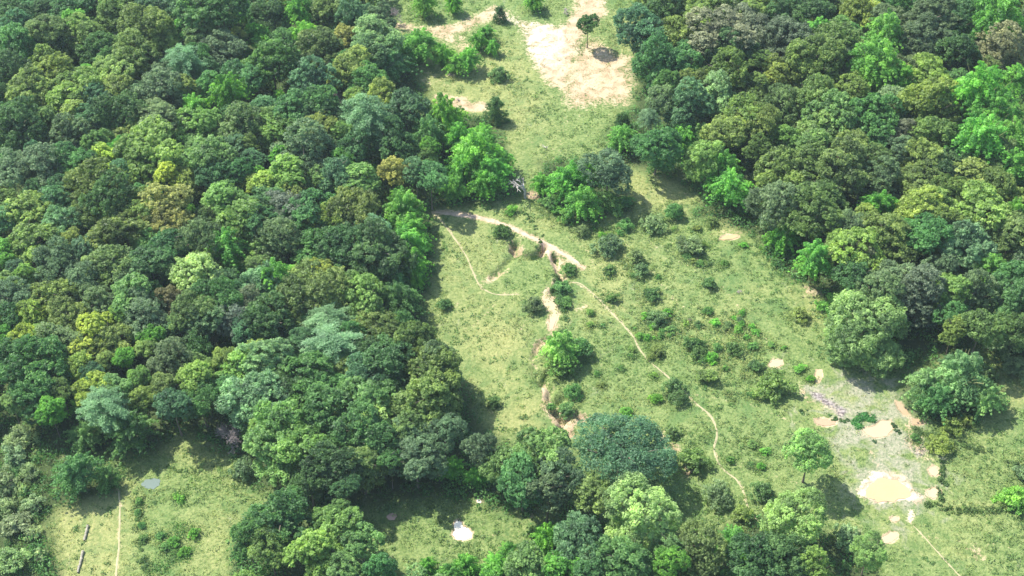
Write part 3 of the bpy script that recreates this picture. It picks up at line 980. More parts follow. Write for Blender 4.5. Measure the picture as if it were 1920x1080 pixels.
# ------------------------------------------------------------------ every tree, clump and bush the photograph shows
# kind: colour: x,y,r ; x,y,r ...   (photo position of the crown centre and its radius in px)
DATA = """
R mg 133,15,30 400,28,50 30,83,38 462,143,34 143,300,32 447,327,32 533,77,26 510,127,40 687,157,32 543,207,34 597,200,34 807,335,26
R mg 1233,110,40 1270,117,34 1233,273,36 1637,213,46 1647,260,34 310,457,38 403,567,36 590,403,40 590,460,34 67,700,44 590,705,46
R mg 713,1063,30 1173,1057,50 607,733,34 603,777,36 63,745,38 680,820,46 377,750,32 530,980,48 540,940,24 1723,447,44 1903,520,34 1903,560,36 980,907,38 1607,520,34
F dk 20,20,35 80,18,28 187,87,30 20,130,34 30,240,44 207,380,48 513,27,35 613,217,30 737,267,38 1247,15,34 1373,97,38 13,667,32
R dk 227,213,42 507,607,42 643,460,42 710,473,44 727,677,42 547,735,34 1520,20,38 1795,45,36 1790,97,38 1780,317,32 280,493,32
R dk 1420,1040,38 1460,1040,44 650,915,24 543,660,28 683,667,34 17,600,30 580,900,30 620,877,42
F bg 300,20,38 33,45,28 180,180,34 590,150,40 667,277,34 780,320,26 1293,193,40 1467,20,30 103,380,38 160,470,30 417,527,30
R bg 660,37,34 493,420,34 500,380,30 465,620,34 707,707,38 327,762,34 763,207,36 1087,1013,44 1200,60,34
F gg 415,88,38 307,170,40 300,222,42 133,247,40 83,310,42 17,320,34 107,493,42 150,533,34 187,567,38 273,593,40 320,670,36 373,450,42
F gg 530,450,42 113,637,38 30,553,36 1140,325,36 1580,113,36 1725,77,42 1657,333,36 1693,285,28 1673,527,38 1653,557,42 1773,503,36
F gg 570,277,48 1043,897,40 1830,547,42 833,813,34 780,863,42 900,840,28 1027,920,34 1740,27,50 820,683,38
F gg 773,823,34 255,175,25 1460,380,40 380,600,34 370,62,36
R ol 213,25,38 87,57,28 277,60,38 260,108,38 187,343,50 600,97,36 613,20,34 1257,67,34 1573,83,42 1527,110,44 1357,140,40
R ol 1523,180,34 1750,260,40 1523,310,40 1587,320,44 253,403,38 217,440,44 213,493,42 660,403,42 613,547,38 553,567,46 707,623,38
R ol 787,653,40 803,753,50 807,710,42 763,797,28 1523,400,45 1667,447,46 1900,437,38 1760,427,38 127,590,30 160,403,28 387,407,24
R ol 1867,300,34 1857,347,34 1417,233,32 455,232,40 773,670,30 1313,1030,38 680,873,38 367,587,28 1730,340,34 1280,22,22 113,730,16 1907,613,36
R yo 153,63,34 308,68,28 57,172,32 100,148,32 142,172,34 657,133,34 1387,210,40 1360,250,32 1463,143,32 1590,170,32 1743,200,46
R yo 1467,310,40 1730,297,38 1823,330,34 60,397,36 50,453,42 97,557,38 587,513,38 1833,390,44 1717,390,38 1757,380,30 1737,140,34
R yo 207,637,32 1327,30,34 1410,27,24 1610,15,30 1790,617,22 1607,463,44 720,190,30
L yo 603,240,26 613,420,30 213,133,28 1107,923,28 1780,205,30
L ye 207,300,26 480,345,22 177,620,34 53,593,24 47,637,24 147,680,24 160,655,22 173,733,28 317,330,24 493,343,24 1637,507,16 600,503,20
F go 743,320,28 300,393,44
R go 650,72,20 308,420,30
L lg 83,112,30 83,225,28 373,240,36 277,293,44 387,293,40 505,225,34 513,243,36 540,333,38 673,340,30 467,420,46 417,377,30 257,557,40
L lg 673,547,40 530,793,38 560,837,44 518,850,42 700,755,44 1010,853,44 940,867,28 1320,295,32 1777,543,32 370,710,32 450,690,34 687,573,32
L lg 627,980,36 590,1040,40 507,1030,36 677,1020,30 987,1053,34 1560,213,44 1547,240,38 647,1067,30 1580,463,28
L lm 367,517,38 277,447,22 700,790,40
G lm 1203,965,70 1630,1030,28
R pl 700,65,38 705,100,32 1343,173,32 627,323,32 120,420,28 247,520,24 707,430,20 500,677,36 500,750,38 460,750,40 493,540,34 1813,460,38
T pt 345,117,34 687,227,52 613,607,42 623,653,52 197,765,44 1217,223,22
F pk 1353,63,48 1380,140,24 1697,247,26 1873,87,40 323,560,28 1607,470,30
F pg 1403,53,36 1467,63,40 463,560,28 443,600,28 1730,547,44 537,397,40
G lm 1490,968,54
B br 430,173,34 363,200,28 560,17,30 567,67,28 787,85,34 830,102,24 880,110,26 897,75,20 797,8,24 850,6,20 1000,0,20 833,220,42 897,287,50
B br 923,320,38 863,320,34 860,260,34 757,393,44 773,427,36 757,460,42 770,493,36 513,520,38 1070,340,42 1093,378,32 1280,257,32 1353,320,40 1370,350,42
B br 1530,63,28 1660,63,38 1640,110,42 1873,20,45 1840,55,30 1653,127,38 1690,150,30 1840,170,50 1870,210,44 1905,150,32 1840,255,48 1900,260,40
B br 1900,310,34 1857,500,28 1900,403,30 1373,1017,34 1027,1007,34 803,1062,22 873,1058,28 927,1060,28 847,1075,26 423,460,34 1470,443,32 1530,480,34
B br 1167,257,28 955,1035,24 847,877,26 893,893,22 1650,383,30
B br 765,104,22 855,118,20 912,62,17 925,88,15 700,150,26 1015,345,22 1060,330,24 1100,320,20 825,225,24 905,255,30 940,300,26 905,345,28 850,350,26 745,370,24 745,420,26 790,455,22 780,520,22 745,500,26
B sg 1803,700,60 1733,722,34 1850,745,36
B mg 727,123,38 800,253,44 733,527,34 750,560,40 753,613,34 247,805,46 160,815,30 143,885,46 200,895,24 1760,748,36
B lg 1310,250,26 197,790,30
C dk 123,87,34 937,26,15 930,207,24 1167,225,18 377,660,40
U tl 1163,843,80
G sg 1627,615,62 1588,660,28 1655,655,32
B bl 1050,650,36
S mg 1085,655,26 1050,692,24 1033,377,22 1063,410,18 1173,423,15 1263,398,20 1170,380,16 1147,385,24 1067,507,13 1053,540,17 1057,567,13 1075,735,18 1063,770,13 1033,763,10
S gg 1090,433,15 1223,420,22 1140,463,24 1193,483,19 1203,507,16 1293,463,24 1003,573,19 1233,600,18 1343,930,28 1260,810,15
S dk 1142,507,13 1147,560,13 1223,553,15 1328,533,14 1300,647,17 1310,663,15 1377,653,17 1300,863,26 1265,728,24 1270,745,20 937,143,17 833,572,12 927,757,13 1417,687,15 940,435,15 1457,493,12 1430,925,22
S ol 1233,660,14 1335,417,12 1500,590,18 1327,707,20 1345,935,16 1787,800,24 1760,835,22 1810,790,18 1450,725,30 1390,965,20
S br 1230,748,11 1333,670,12 1200,630,8 1213,633,8 1250,587,10 1390,587,7 1377,597,6 1390,608,7 1410,613,7 1417,623,8 1400,632,7 1500,690,10 1520,710,8 1175,772,10 1570,560,16 1513,505,20 1545,575,14 1903,937,26 1562,590,12
S sc 30,855,28 37,820,24 12,905,28 55,885,20 60,945,20 28,985,26 18,1050,30 75,1040,16 8,950,20 60,1000,16 40,920,16 1583,1005,26
S gg 455,880,24 1907,690,30 1877,650,26 1850,700,20 1917,890,20
S br 960,395,12 1045,395,14 1110,405,14 1320,1000,16 330,930,7 340,935,9 365,1000,12 325,1015,12 345,1035,11
S mg 300,1005,10 310,1025,10 262,940,8 258,960,7 265,985,8 270,1010,8 1235,520,6 1187,517,6 1165,690,6 1182,667,6 1370,863,10 1445,460,20 1410,740,8 1130,610,5 1360,690,7 1715,820,10
N gr 440,806,44 428,815,34 262,640,38 1447,22,18 640,183,28 727,22,26 1663,403,22
"""
LAND = [(345, 117, 'the pale long trunked tree'), (687, 227, 'the broad pale feathery tree'), (743, 320, 'the golden brown round tree'),
        (300, 400, 'the wide golden crown'), (177, 630, 'the big yellow tree'), (50, 610, 'the left edge yellow tree'),
        (260, 650, 'the grey branchy crown'), (440, 808, 'the leafless grey tree'), (620, 640, 'the twin pale tiered trees'),
        (640, 183, 'the bare brown thicket'), (700, 75, 'the silvery tall tree'), (207, 300, 'the small yellow crown'),
        (367, 517, 'the lime crown in mid forest'), (700, 775, 'the broad lime dome'), (780, 863, 'the dark tree over the clearing'),
        (1163, 843, 'the big teal spreading tree'), (1203, 965, 'the large pale lime tree'), (1353, 63, 'the greyish pink crown'),
        (1697, 247, 'the small pinkish crown'), (1813, 460, 'the tall pale crown'), (1873, 87, 'the pinkish brown crown'),
        (1663, 403, 'the bare grey crown'), (1627, 612, 'the fluffy pasture tree'), (1803, 720, 'the pasture bamboo'),
        (1467, 63, 'the purplish grey crown'), (0, 0, 'the top left corner'), (1920, 0, 'the top right corner'),
        (1100, 60, 'the lone tree on sand'), (930, 207, 'the dark columnar tree'), (1070, 350, 'the central bamboo island'),
        (1050, 655, 'the bright meadow tree'), (1300, 863, 'the round dark meadow bush'), (1520, 850, 'the leaning pasture tree'),
        (1660, 918, 'the largest pond'), (1037, 590, 'the gully pool'), (1265, 735, 'the dark bush by the path'),
        (1368, 446, 'the narrow ochre pond'), (143, 885, 'the lower left bamboo'), (283, 906, 'the blue grey pool'),
        (865, 995, 'the white pool'), (30, 1060, 'the bottom left corner'), (990, 345, 'the white dead tree'),
        (1490, 968, 'the round pale pasture tree'), (590, 1060, 'the bottom edge thicket'), (20, 330, 'the left edge midway'),
        (1387, 543, 'the brown brushwood'), (1293, 597, 'the dark brushwood'), (250, 200, 'the grey green dome upper left'),
        (1910, 400, 'the right edge midway'), (1370, 350, 'the bamboo under right forest'), (757, 430, 'the bamboo at meadow edge')]
THINGS = []          # (object, x, y, r, kind, colour)
rr = random.Random(77)
CROWN_DISCS = []


def copy_thing(name, kind, px, py, rpx, col, hk=None, zs=None, tall=True):
    p = PROTO[kind]
    h0 = p['h0'] if hk is None else hk
    z = 8.0
    for _ in range(3):
        q = at(px, py, z)
        R = rpx * mpp(q) * (1.20 if kind in 'RFL' else 1.30 if kind == 'B' else 1.05)
        if tall and hk is None and kind in 'RFLTG':
            h0 = max(p['h0'], rr.uniform(8.2, 9.6) / R)
        z = h0 * R
    q = at(px, py, z)
    gz0 = h1(q.x, q.y)
    root = bpy.data.objects.new(name, None)
    root.empty_display_size = 0.5
    COL.objects.link(root)
    root.location = (q.x, q.y, gz0 - 0.05)
    root.rotation_euler = (0, 0, rr.uniform(0, 6.283))
    crown = bpy.data.objects.new(p['cn'], rr.choice(p['crowns']))
    COL.objects.link(crown)
    crown.parent = root
    zsc = (rr.uniform(.92, 1.12) if zs is None else zs)
    crown.location = (0, 0, h0 * R)
    crown.scale = (R * rr.uniform(.84, 1.2), R * rr.uniform(.84, 1.2), R * zsc * rr.uniform(.9, 1.12))
    if kind in 'RFLGS':
        crown.rotation_euler = (rr.uniform(-.28, .28), rr.uniform(-.28, .28), 0)
    c = COLS.get(col, (.3, .3, .3))
    j = rr.uniform(.88, 1.14)
    if kind == 'S':
        c = (c[0] * 1.15 + .02, c[1] * 1.15 + .02, c[2] * 1.1 + .005)
    crown.color = (c[0] * j * rr.uniform(.9, 1.1), c[1] * j, c[2] * j * rr.uniform(.85, 1.15), 1)
    if p['trunks']:
        t = bpy.data.objects.new(p['tn'], rr.choice(p['trunks']))
        COL.objects.link(t)
        t.parent = root
        t.location = (0, 0, h0 * R)
        t.scale = (R, R, R * h0 / p['h0'])
    CROWN_DISCS.append((q.x, q.y, R, z))
    return root, R


for line in DATA.strip().splitlines():
    tk = line.split()
    kind, col = tk[0], tk[1]
    nm, word, cat = KINDW[kind]
    for t in tk[2:]:
        x, y, r = [float(v) for v in t.split(',')]
        zs = None
        hk = {'G sg': .95, 'B sg': .9, 'B br': .85, 'B bl': .85, 'B mg': .9}.get(kind + ' ' + col)
        if kind == 'B' and ((x > 1500 and y < 560) or (x < 600 and y < 560)):
            hk = 1.55
            r *= 1.12
        if kind == 'U':
            zs = 1.0
        root, R = copy_thing(nm, kind, x, y, r, col, hk, zs)
        THINGS.append((root, x, y, r, kind, col))

# the many small bushes of the right-hand meadow
MEADOW = [(1110, 430), (1300, 410), (1440, 480), (1490, 600), (1480, 720), (1430, 890), (1330, 850), (1250, 800), (1120, 720), (1100, 580)]
k = 0
while k < 75:
    x, y = rr.uniform(1100, 1490), rr.uniform(410, 890)
    if not inside(np.array([x]), np.array([y]), MEADOW)[0]:
        continue
    q = at(x, y, 0)
    if float(sample(a_sand, np.array([q.x]), np.array([q.y]))[0]) > .12:
        continue
    if fbm(np.array([q.x]), np.array([q.y]), 16.0, 777, 2)[0] < .42:
        continue
    r = rr.uniform(3.5, 9.5)
    col = rr.choice(['mg', 'mg', 'lg', 'gg', 'br', 'ol'])
    root, R = copy_thing('shrub', 'S', x, y, r, col)
    THINGS.append((root, x, y, r, 'S', col))
    k += 1

# special single trees
t, R = copy_thing('isolated_tree', 'R', 1103, 43, 19, 'dk', 2.45, .95)
THINGS.append((t, 1103, 43, 20, 'X', 'lone dark green tree on a thin trunk standing on pale sand'))
t, R = copy_thing('isolated_tree', 'G', 1520, 842, 40, 'lm', 2.4, 1.05)
THINGS.append((t, 1520, 850, 44, 'X', 'light green leaning tree with bare trunk standing alone in pasture'))

# woodland filling between the trees listed above
FILLP = [
    ([(-80, -90), (690, -90), (735, 120), (760, 200), (830, 300), (800, 380), (780, 450), (770, 560), (780, 640), (840, 700), (850, 780), (880, 830), (850, 850), (700, 870), (620, 900), (480, 860), (400, 760), (300, 740), (130, 780), (-80, 780)], 34),
    ([(1225, -90), (2000, -90), (2000, 690), (1880, 640), (1760, 590), (1620, 560), (1570, 500), (1500, 380), (1430, 340), (1330, 240), (1220, 190), (1215, 60)], 34),
    ([(460, 1010), (540, 960), (640, 970), (690, 1085), (1000, 1075), (1100, 990), (1290, 1010), (1450, 980), (1600, 1070), (1600, 1150), (440, 1150)], 30)]
FILL = []
small = 0
for poly, rbase in FILLP[:2]:
    xs = [a for a, b in poly]
    ys = [b for a, b in poly]
    for _ in range(2500):
        x = rr.uniform(0, 1920)
        y = rr.uniform(0, max(ys))
        if small > 150 or not inside(np.array([x]), np.array([y]), poly)[0]:
            continue
        r = rr.uniform(15, 25)
        q = at(x, y, 8.0)
        Rm = r * mpp(q)
        if any((a - q.x) ** 2 + (b - q.y) ** 2 < (0.62 * (c + Rm)) ** 2 for (a, b, c, z) in CROWN_DISCS):
            continue
        kind = rr.choice('RLLB')
        col = rr.choice(['lg', 'mg', 'br', 'yo', 'lg', 'bg'])
        if kind == 'B':
            col = 'br'
        root, R = copy_thing(KINDW[kind][0], kind, x, y, r, col)
        THINGS.append((root, x, y, r, kind, col))
        small += 1
print('small', small)
for poly, rbase in FILLP:
    xs = [a for a, b in poly]
    ys = [b for a, b in poly]
    for _ in range(4000):
        x = rr.uniform(min(xs), max(xs))
        y = rr.uniform(min(ys), max(ys))
        if not inside(np.array([x]), np.array([y]), poly)[0]:
            continue
        r = rbase * rr.uniform(.7, 1.05) * (0.88 + .3 * max(0, y) / 1080)
        q = at(x, y, 8.0)
        Rm = r * mpp(q) * 1.1
        if any((a - q.x) ** 2 + (b - q.y) ** 2 < (0.74 * (c + Rm)) ** 2 for (a, b, c, z) in CROWN_DISCS):
            continue
        out = x < 0 or y < 0 or x > 1920 or y > 1080
        col = rr.choice(['mg', 'dk', 'dk', 'gg', 'gg', 'ol', 'bg', 'lg', 'ol'] if x < 1100 else ['ol', 'yo', 'gg', 'ol', 'mg', 'mg', 'yo', 'lg'])
        if y > 930:
            col = rr.choice(['lg', 'mg', 'sg', 'lg', 'br'])
        if not out:
            kind = rr.choice('RRFFL')
            root, R = copy_thing(KINDW[kind][0], kind, x, y, r, col)
            THINGS.append((root, x, y, r, kind, col))
        else:
            CROWN_DISCS.append((q.x, q.y, Rm, 8.0))
            FILL.append((q.x, q.y, Rm, col))
print('in frame', len(THINGS), 'beyond', len(FILL))
# the same wood going on just past the edges of the view: one mass
low = [crown_round(990 + i, 20, (.26, .42), 6, 12, .07) for i in range(3)]
lows = []
for me in low:
    co = np.empty(len(me.vertices) * 3, np.float32)
    me.vertices.foreach_get('co', co)
    vv = np.empty(len(me.vertices), np.float32)
    me.attributes['var'].data.foreach_get('value', vv)
    lows.append((co.reshape(-1, 3), vv))
    bpy.data.meshes.remove(me)
fc, fv, ft = [], [], []
for (x, y, R, col) in FILL:
    co, vv = rr.choice(lows)
    fc.append(co * R + np.array([x, y, 1.35 * R]))
    fv.append(vv)
    ft.append(np.tile(np.array([*COLS[col], 1.0]), (len(vv), 1)))
if fc:
    fc = np.concatenate(fc)
    o = link('woodland', mesh_np('woodland', fc, 4, np.arange(len(fc)), {'var': np.concatenate(fv), 'tint': np.concatenate(ft)}), M_GRASS)
    o['kind'] = 'stuff'
    o['label'] = 'the same forest continuing past the edges of the view'

# ------------------------------------------------------------------ dead wood
def dead(name, px, py, rpx, seed, mat, label, cat, spread=.40, depth=5, hk=1.0, flat=1.0, rad=.035, group=None, tw=.6, fan=3):
    g = at(px, py, 0)
    me = bare_mesh(seed, depth, spread, rad, 1.0, fan, tw)
    me.materials.append(mat)
    R = rpx * mpp(g)
    o = link(name, me)
    o.scale = (R, R, R * flat)
    o.location = (g.x, g.y, h1(g.x, g.y) + R * flat * .98)
    o['label'] = label
    o['category'] = cat
    return o


dead('dead_tree', 985, 372, 42, 3001, M_PALE, 'white dead tree with forked branches above the small brown pool', 'dead tree', .55, 4, tw=.5, rad=.075, fan=2)
dead('dead_tree', 1025, 280, 20, 3002, M_PALE, 'small white dead branches lying in the upper clearing', 'dead wood', .5, 3, 1.0, .5, tw=.9)
dead('brush_pile', 1387, 550, 17, 3003, M_GREY, 'greyish brown brushwood heap in right meadow beside faint path', 'brush pile', .3, 5, 1.0, .6, .02, tw=.9)
dead('brush_pile', 1293, 602, 15, 3004, M_BROWN, 'dark brown brushwood heap in the middle of right meadow', 'brush pile', .3, 5, 1.0, .6, .02, tw=.9)
dead('brush_pile', 1308, 490, 12, 3005, M_BROWN, 'small dark brushwood heap under round meadow bush', 'brush pile', .3, 5, 1.0, .5, .02, tw=.9)
dead('brush_pile', 860, 190, 15, 3006, M_GREY, 'pale grey heap of cut branches beside upper left sand', 'brush pile', .3, 5, 1.0, .6, .03, tw=1.0)
dead('brush_pile', 1058, 25, 26, 3007, M_GREY, 'brown fallen branches at the top above the sand slope', 'brush pile', .35, 5, 1.0, .5, .03, tw=1.0)
dead('bare_tree', 735, 52, 40, 3008, M_GREY, 'grey leafless tree at top beside bare soil', 'bare tree', .4, 5, 1, 1.1, .03, tw=.45)
dead('bare_tree', 1620, 45, 28, 3009, M_PALE, 'pale bare branched tree at top of the right forest', 'bare tree', .5, 4, 1, 1.4, .03, tw=.4)
dead('brush_pile', 845, 142, 16, 3010, M_GREY, 'grey dead branches hanging over the upper left hollow', 'brush pile', .35, 5, 1.0, .5, .03, tw=1.0)
dead('dead_tree', 1600, 415, 30, 3011, M_PALE, 'slender pale bare trunk against dark right forest', 'dead tree', .9, 1, 1, 1.6, .02, tw=.2, fan=2)

# logs in the bottom left clearing
for (ax, ay, bx, by, lb) in ((165, 986, 158, 1014, 'upper of two weathered pale logs left of the footpath'),
                             (156, 1034, 146, 1074, 'lower longer weathered pale log left of the footpath')):
    a, b = at(ax, ay), at(bx, by)
    mid = (a + b) / 2
    d = (b - a)
    n = 9
    pts = []
    rads = []
    r_ = random.Random(int(ax))
    for k in range(n):
        t = k / (n - 1) - .5
        pts.append(Vector((d.x * t + r_.uniform(-.05, .05), d.y * t, .22)))
        rads.append(.30 * r_.uniform(.85, 1.1) * (1 - .25 * (t + .5)))
    me = join_tubes('fallen_log', [tube(pts, rads, 9), tube([pts[3], pts[3] + Vector((.5, -.1, .5))], [.08, .04], 5), tube([pts[6], pts[6] + Vector((-.5, .1, .35))], [.07, .03], 5)])
    o = link('fallen_log', me, M_STONE)
    o.location = (mid.x, mid.y, h1(mid.x, mid.y))
    o['label'] = lb
    o['category'] = 'log'
    o['group'] = 'weathered logs in the bottom left clearing'


# ------------------------------------------------------------------ stuff: tufts, undergrowth, hedges
def tuft_field(name, X, Y, size, hgt, per, cols, lsize, seed, flat=.6):
    r = np.random.default_rng(seed)
    n = len(X)
    Z = height(X, Y)
    C = np.repeat(np.stack([X, Y, Z], 1), per, 0)
    S = np.repeat(size, per)
    Hh = np.repeat(hgt, per)
    d = sphere_dirs(n * per, r, 0.0)
    P = C + d * np.stack([S, S, Hh], 1) * r.uniform(.35, 1, (n * per, 1)) ** .5
    q = leaves(P, d + np.array([0, 0, .3]), 1.0, .5, r, .45)
    # scale leaves about their centre
    q = q.reshape(-1, 4, 3)
    cc = P[:, None, :]
    ls = (lsize * (0.5 + 0.5 * S / S.mean()))[:, None, None]
    q = cc + (q - cc) * ls
    tint = np.repeat(np.repeat(cols, per, 0), 4, 0)
    tint = np.concatenate([tint, np.ones((len(tint), 1))], 1)
    tv = np.repeat(r.uniform(.3, .7, n), per) + r.normal(0, .12, n * per)
    me = mesh_np(name, q.reshape(-1, 3), 4, np.arange(n * per * 4), {'var': np.repeat(np.clip(tv, 0, 1), 4), 'tint': tint})
    o = link(name, me, M_GRASS)
    o['kind'] = 'stuff'
    return o


def visible_pts(n, seed):
    r = np.random.default_rng(seed)
    x = r.uniform(-158, 158, n)
    y = r.uniform(-88, 148, n)
    depth = (y - CAM_Y) * math.cos(PITCH) + CAM_H * math.sin(PITCH)
    m = (np.abs(x) < depth * math.tan(HFOV / 2) * 1.06)
    return x[m], y[m], r


x, y, r_ = visible_pts(150000, 51)
wd, sd_, dr, md = (sample(a, x, y) for a in (a_wood, a_sand, a_dry, a_mud))
dens = .12 + .88 * smooth(.40, .60, fbm(x, y, 11.0, 88, 4))
dens *= 1 - .93 * smooth(.12, .5, sd_)
dens *= 1 - .85 * np.clip(md * 2.2, 0, 1)
dens *= 1 - .55 * dr
dens *= 1 - smooth(.2, .6, wd) * .7
keep = r_.uniform(0, 1, len(x)) < dens
sx, sy = [], []
for (o, a_, b_, c_, kd, cc_) in THINGS:
    if kd in 'SX' or (kd == 'B' and 980 < a_ < 1500):
        R_ = c_ * .13
        m_ = int(14 * R_ + 10)
        an = r_.uniform(0, 6.283, m_)
        dd = R_ * r_.uniform(.5, 1.7, m_)
        sx.append(o.location.x + np.cos(an) * dd)
        sy.append(o.location.y + np.sin(an) * dd)
sx, sy = np.concatenate(sx), np.concatenate(sy)
inp = np.zeros(len(x), bool)
for g in G_PONDS:
    inp |= sdist(x, y, g) < .2
keep &= ~inp
x, y, dr = x[keep], y[keep], dr[keep]
n0 = len(x)
x, y, dr = np.concatenate([x, sx]), np.concatenate([y, sy]), np.concatenate([dr, np.zeros(len(sx))])
n = len(x)
lush = fbm(x, y, 12.0, 91, 3)
c_a = np.array([.125, .205, .055])
c_b = np.array([.250, .270, .100])
c_c = np.array([.045, .100, .030])
mixv = np.clip(dr * .8 + (lush - .5) * 1.6 + .3, 0, 1)[:, None]
cols = (c_a * (1 - mixv) + c_b * mixv) * (0.8 + .5 * fbm(x, y, 16.0, 94, 3))[:, None]
dk = (r_.uniform(0, 1, n) < .25)[:, None]
cols = np.where(dk, c_c, cols)
size = .22 + .75 * r_.uniform(0, 1, n) ** 3.6
size[n0:] = r_.uniform(.35, 1.0, n - n0)
tuft_field('meadow_grass', x, y, size, size * .75, 13, cols, .11, 52)
print('tufts', n)
x, y, r_ = visible_pts(30000, 57)
wd, sd_, dr, md = (sample(a, x, y) for a in (a_wood, a_sand, a_dry, a_mud))
dens = smooth(.36, .60, fbm(x, y, 14.0, 188, 4)) * (1 - smooth(.08, .3, sd_)) * (1 - np.clip(md * 2.4, 0, 1)) * (1 - .65 * dr) * (1 - smooth(.3, .8, wd))
keep = r_.uniform(0, 1, len(x)) < dens
x, y = x[keep], y[keep]
n = len(x)
hue = fbm(x, y, 10.0, 191, 3)[:, None] + r_.normal(0, .12, (n, 1))
cols = np.array([.075, .165, .045]) * (1 - np.clip(hue, 0, 1)) + np.array([.170, .240, .080]) * np.clip(hue, 0, 1)
size = r_.uniform(.35, 1.05, n) ** 1.3
tuft_field('meadow_herbs', x, y, size, size * .6, 22, cols, .17, 58)
bpy.data.objects['meadow_herbs']['label'] = 'low leafy herbs and weeds in clumps over the meadow'
print('herbs', n)
bpy.data.objects['meadow_grass']['label'] = 'tufts of grass and low herbs over the meadow'

# undergrowth on the forest floor
x, y, r_ = visible_pts(14000, 61)
wd = sample(a_wood, x, y)
k = wd > .5
x, y = x[k], y[k]
n = len(x)
cols = np.array([.055, .135, .034]) * r_.uniform(.7, 1.6, (n, 1))
size = r_.uniform(.8, 2.4, n)
tuft_field('undergrowth', x, y, size, size * 1.15, 60, cols, .24, 62)
bpy.data.objects['undergrowth']['label'] = 'undergrowth on the forest floor'


def hedge(pts, w, hgt, col, label, seed, dens=5.0, name='hedge'):
    g = gpts(pts)
    r = np.random.default_rng(seed)
    xs, ys = [], []
    for a, b in zip(g[:-1], g[1:]):
        L = math.hypot(b[0] - a[0], b[1] - a[1])
        m = int(L * dens)
        t = r.uniform(0, 1, m)
        xs.append(a[0] + (b[0] - a[0]) * t + r.normal(0, w * .35, m))
        ys.append(a[1] + (b[1] - a[1]) * t + r.normal(0, w * .35, m))
    x, y = np.concatenate(xs), np.concatenate(ys)
    gap = fbm(x, y, 3.0, seed, 2) > .36
    x, y = x[gap], y[gap]
    n = len(x)
    size = r.uniform(.4, .9, n) * w * .6
    cols = np.array(col) * r.uniform(.7, 1.4, (n, 1))
    o = tuft_field(name, x, y, size, size * hgt, 36, cols, .16, seed)
    del o['kind']
    o['label'] = label
    o['category'] = 'hedge'


hedge([(1712, 808), (1740, 815), (1800, 832), (1850, 850), (1910, 868)], 1.5, 1.1, (.07, .12, .035), 'curving hedge running right from below the pasture bamboo', 71)
hedge([(1766, 868), (1766, 900), (1765, 940)], 1.3, 1.1, (.06, .11, .03), 'short upright hedge beside two small cream ponds', 72)
hedge([(1735, 945), (1780, 955), (1830, 960), (1880, 955), (1915, 945)], 1.4, 1.1, (.07, .12, .03), 'low hedge right of the largest pond', 73)
hedge([(255, 925), (262, 980), (268, 1030), (275, 1085)], 1.5, .9, (.07, .13, .035), 'low bushy row along right side of straight footpath', 74, 3)
hedge([(1602, 800), (1608, 790), (1622, 781), (1640, 786), (1645, 793)], 1.6, .8, (.05, .17, .04), 'bright green waterside plants on upper pond edge', 75, 8, 'pond_plants')
hedge([(1672, 790), (1680, 805), (1685, 815)], .8, .6, (.06, .12, .04), 'thin line of plants right of the upper pond', 76, 6, 'pond_plants')
hedge([(1628, 824), (1633, 829), (1640, 826)], 1.0, .6, (.05, .11, .04), 'small ring of plants below the upper pond', 77, 8, 'pond_plants')
hedge([(300, 870), (340, 885), (400, 880), (440, 870)], 1.0, .6, (.09, .15, .04), 'low bushy line across the left clearing', 78, 2.5)
hedge([(1500, 770), (1530, 778), (1560, 784), (1600, 795)], 1.0, .6, (.06, .12, .035), 'thin hedge line above the orange brown pond', 79, 3)
hedge([(980, 398), (1000, 420), (1015, 445), (1010, 470)], .9, .9, (.07, .13, .035), 'scrub along the gully crossing the track', 80, 3, 'scrub_row')
hedge([(1047, 515), (1040, 545), (1055, 575), (1058, 610), (1050, 630)], 1.6, 1.1, (.05, .11, .03), 'dense scrub along the gully pool', 81, 5, 'scrub_row')
hedge([(300, 1010), (330, 990), (350, 1020), (320, 1050), (290, 1075)], 3.2, .6, (.07, .16, .035), 'bright low thicket in middle of the left clearing', 82, 5, 'thicket')


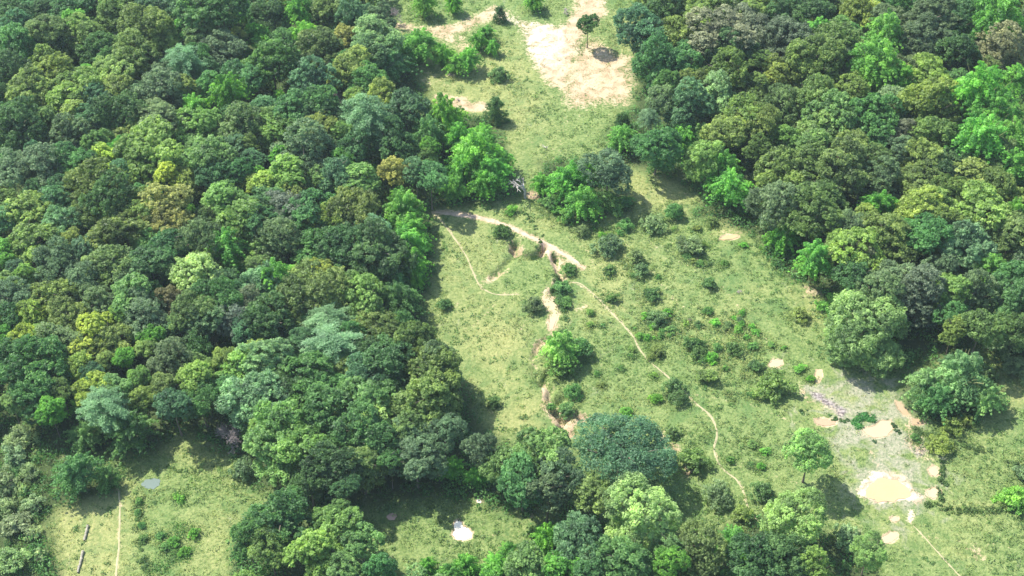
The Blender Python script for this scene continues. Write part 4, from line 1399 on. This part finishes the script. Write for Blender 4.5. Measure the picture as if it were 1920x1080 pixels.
# ------------------------------------------------------------------ the air
m, nt, out = nodes_of('haze')
pv = N(nt, 'ShaderNodeVolumePrincipled')
pv.inputs['Density'].default_value = 0.00009
pv.inputs['Color'].default_value = (0.74, 0.93, 1.0, 1)
pv.inputs['Anisotropy'].default_value = 0.2
nt.links.new(pv.outputs[0], out.inputs['Volume'])
hv = [(x, y, z) for z in (-3, 232) for y in (-2600, 2600) for x in (-2600, 2600)]
hm = bpy.data.meshes.new('haze')
hm.from_pydata(hv, [], [(0, 2, 3, 1), (4, 5, 7, 6), (0, 1, 5, 4), (2, 6, 7, 3), (0, 4, 6, 2), (1, 3, 7, 5)])
hz = link('haze', hm, m)
hz['kind'] = 'stuff'


# ------------------------------------------------------------------ labels
def dirword(dx, dy):
    a = math.degrees(math.atan2(-dy, dx)) % 360
    return ['right of', 'above right of', 'above', 'above left of', 'left of', 'below left of', 'below', 'below right of'][int((a + 22.5) // 45) % 8]


ORD = ['', 'second ', 'third ', 'fourth ', 'fifth ', 'sixth ', 'seventh ', 'eighth ', 'ninth ', 'tenth ', 'eleventh ', 'twelfth ']
GROUPS = {'tree': 'trees of the forest and its edge', 'bamboo': 'clumps of bamboo', 'bush': 'bushes scattered over the clearings', 'bare tree': 'leafless trees'}
buckets = {}
for (o, x, y, r, kind, col) in THINGS:
    if kind == 'X':
        o['label'] = col
        o['category'] = 'tree'
        continue
    nm, word, cat = KINDW[kind]
    o['category'] = cat
    o['group'] = GROUPS[cat]
    size = ('small ' if r < 27 else 'large ' if r > 43 else '') if kind != 'S' else ('tiny ' if r < 11 else 'large ' if r > 21 else 'small ')
    cw = CWORD.get(col, 'grey brown')
    lands = sorted(((x - a) ** 2 + (y - b) ** 2, a, b, n) for a, b, n in LAND)
    if lands[0][0] < 14 ** 2:
        a, b, n = lands[1][1:]
    else:
        a, b, n = lands[0][1:]
    key = f"{size}{cw} {word}|{dirword(x - a, y - b)} {n}"
    buckets.setdefault(key, []).append(((x - a) ** 2 + (y - b) ** 2, o))
for key, lst in buckets.items():
    lst.sort(key=lambda t: t[0])
    w, rel = key.split('|')
    for i, (_, o) in enumerate(lst):
        if len(lst) == 1:
            o['label'] = f"{w} {rel}"
        else:
            od = ORD[i] if 0 < i < len(ORD) else ('nearest ' if i == 0 else f'{i + 1}th ')
            o['label'] = f"{w}, {od}{rel}"
        while len(o['label'].split()) > 16:
            o['label'] = o['label'].replace(' leafy', '', 1) if ' leafy' in o['label'] else o['label'].replace(' the ', ' ', 1)
print('objects', len(SC.objects))
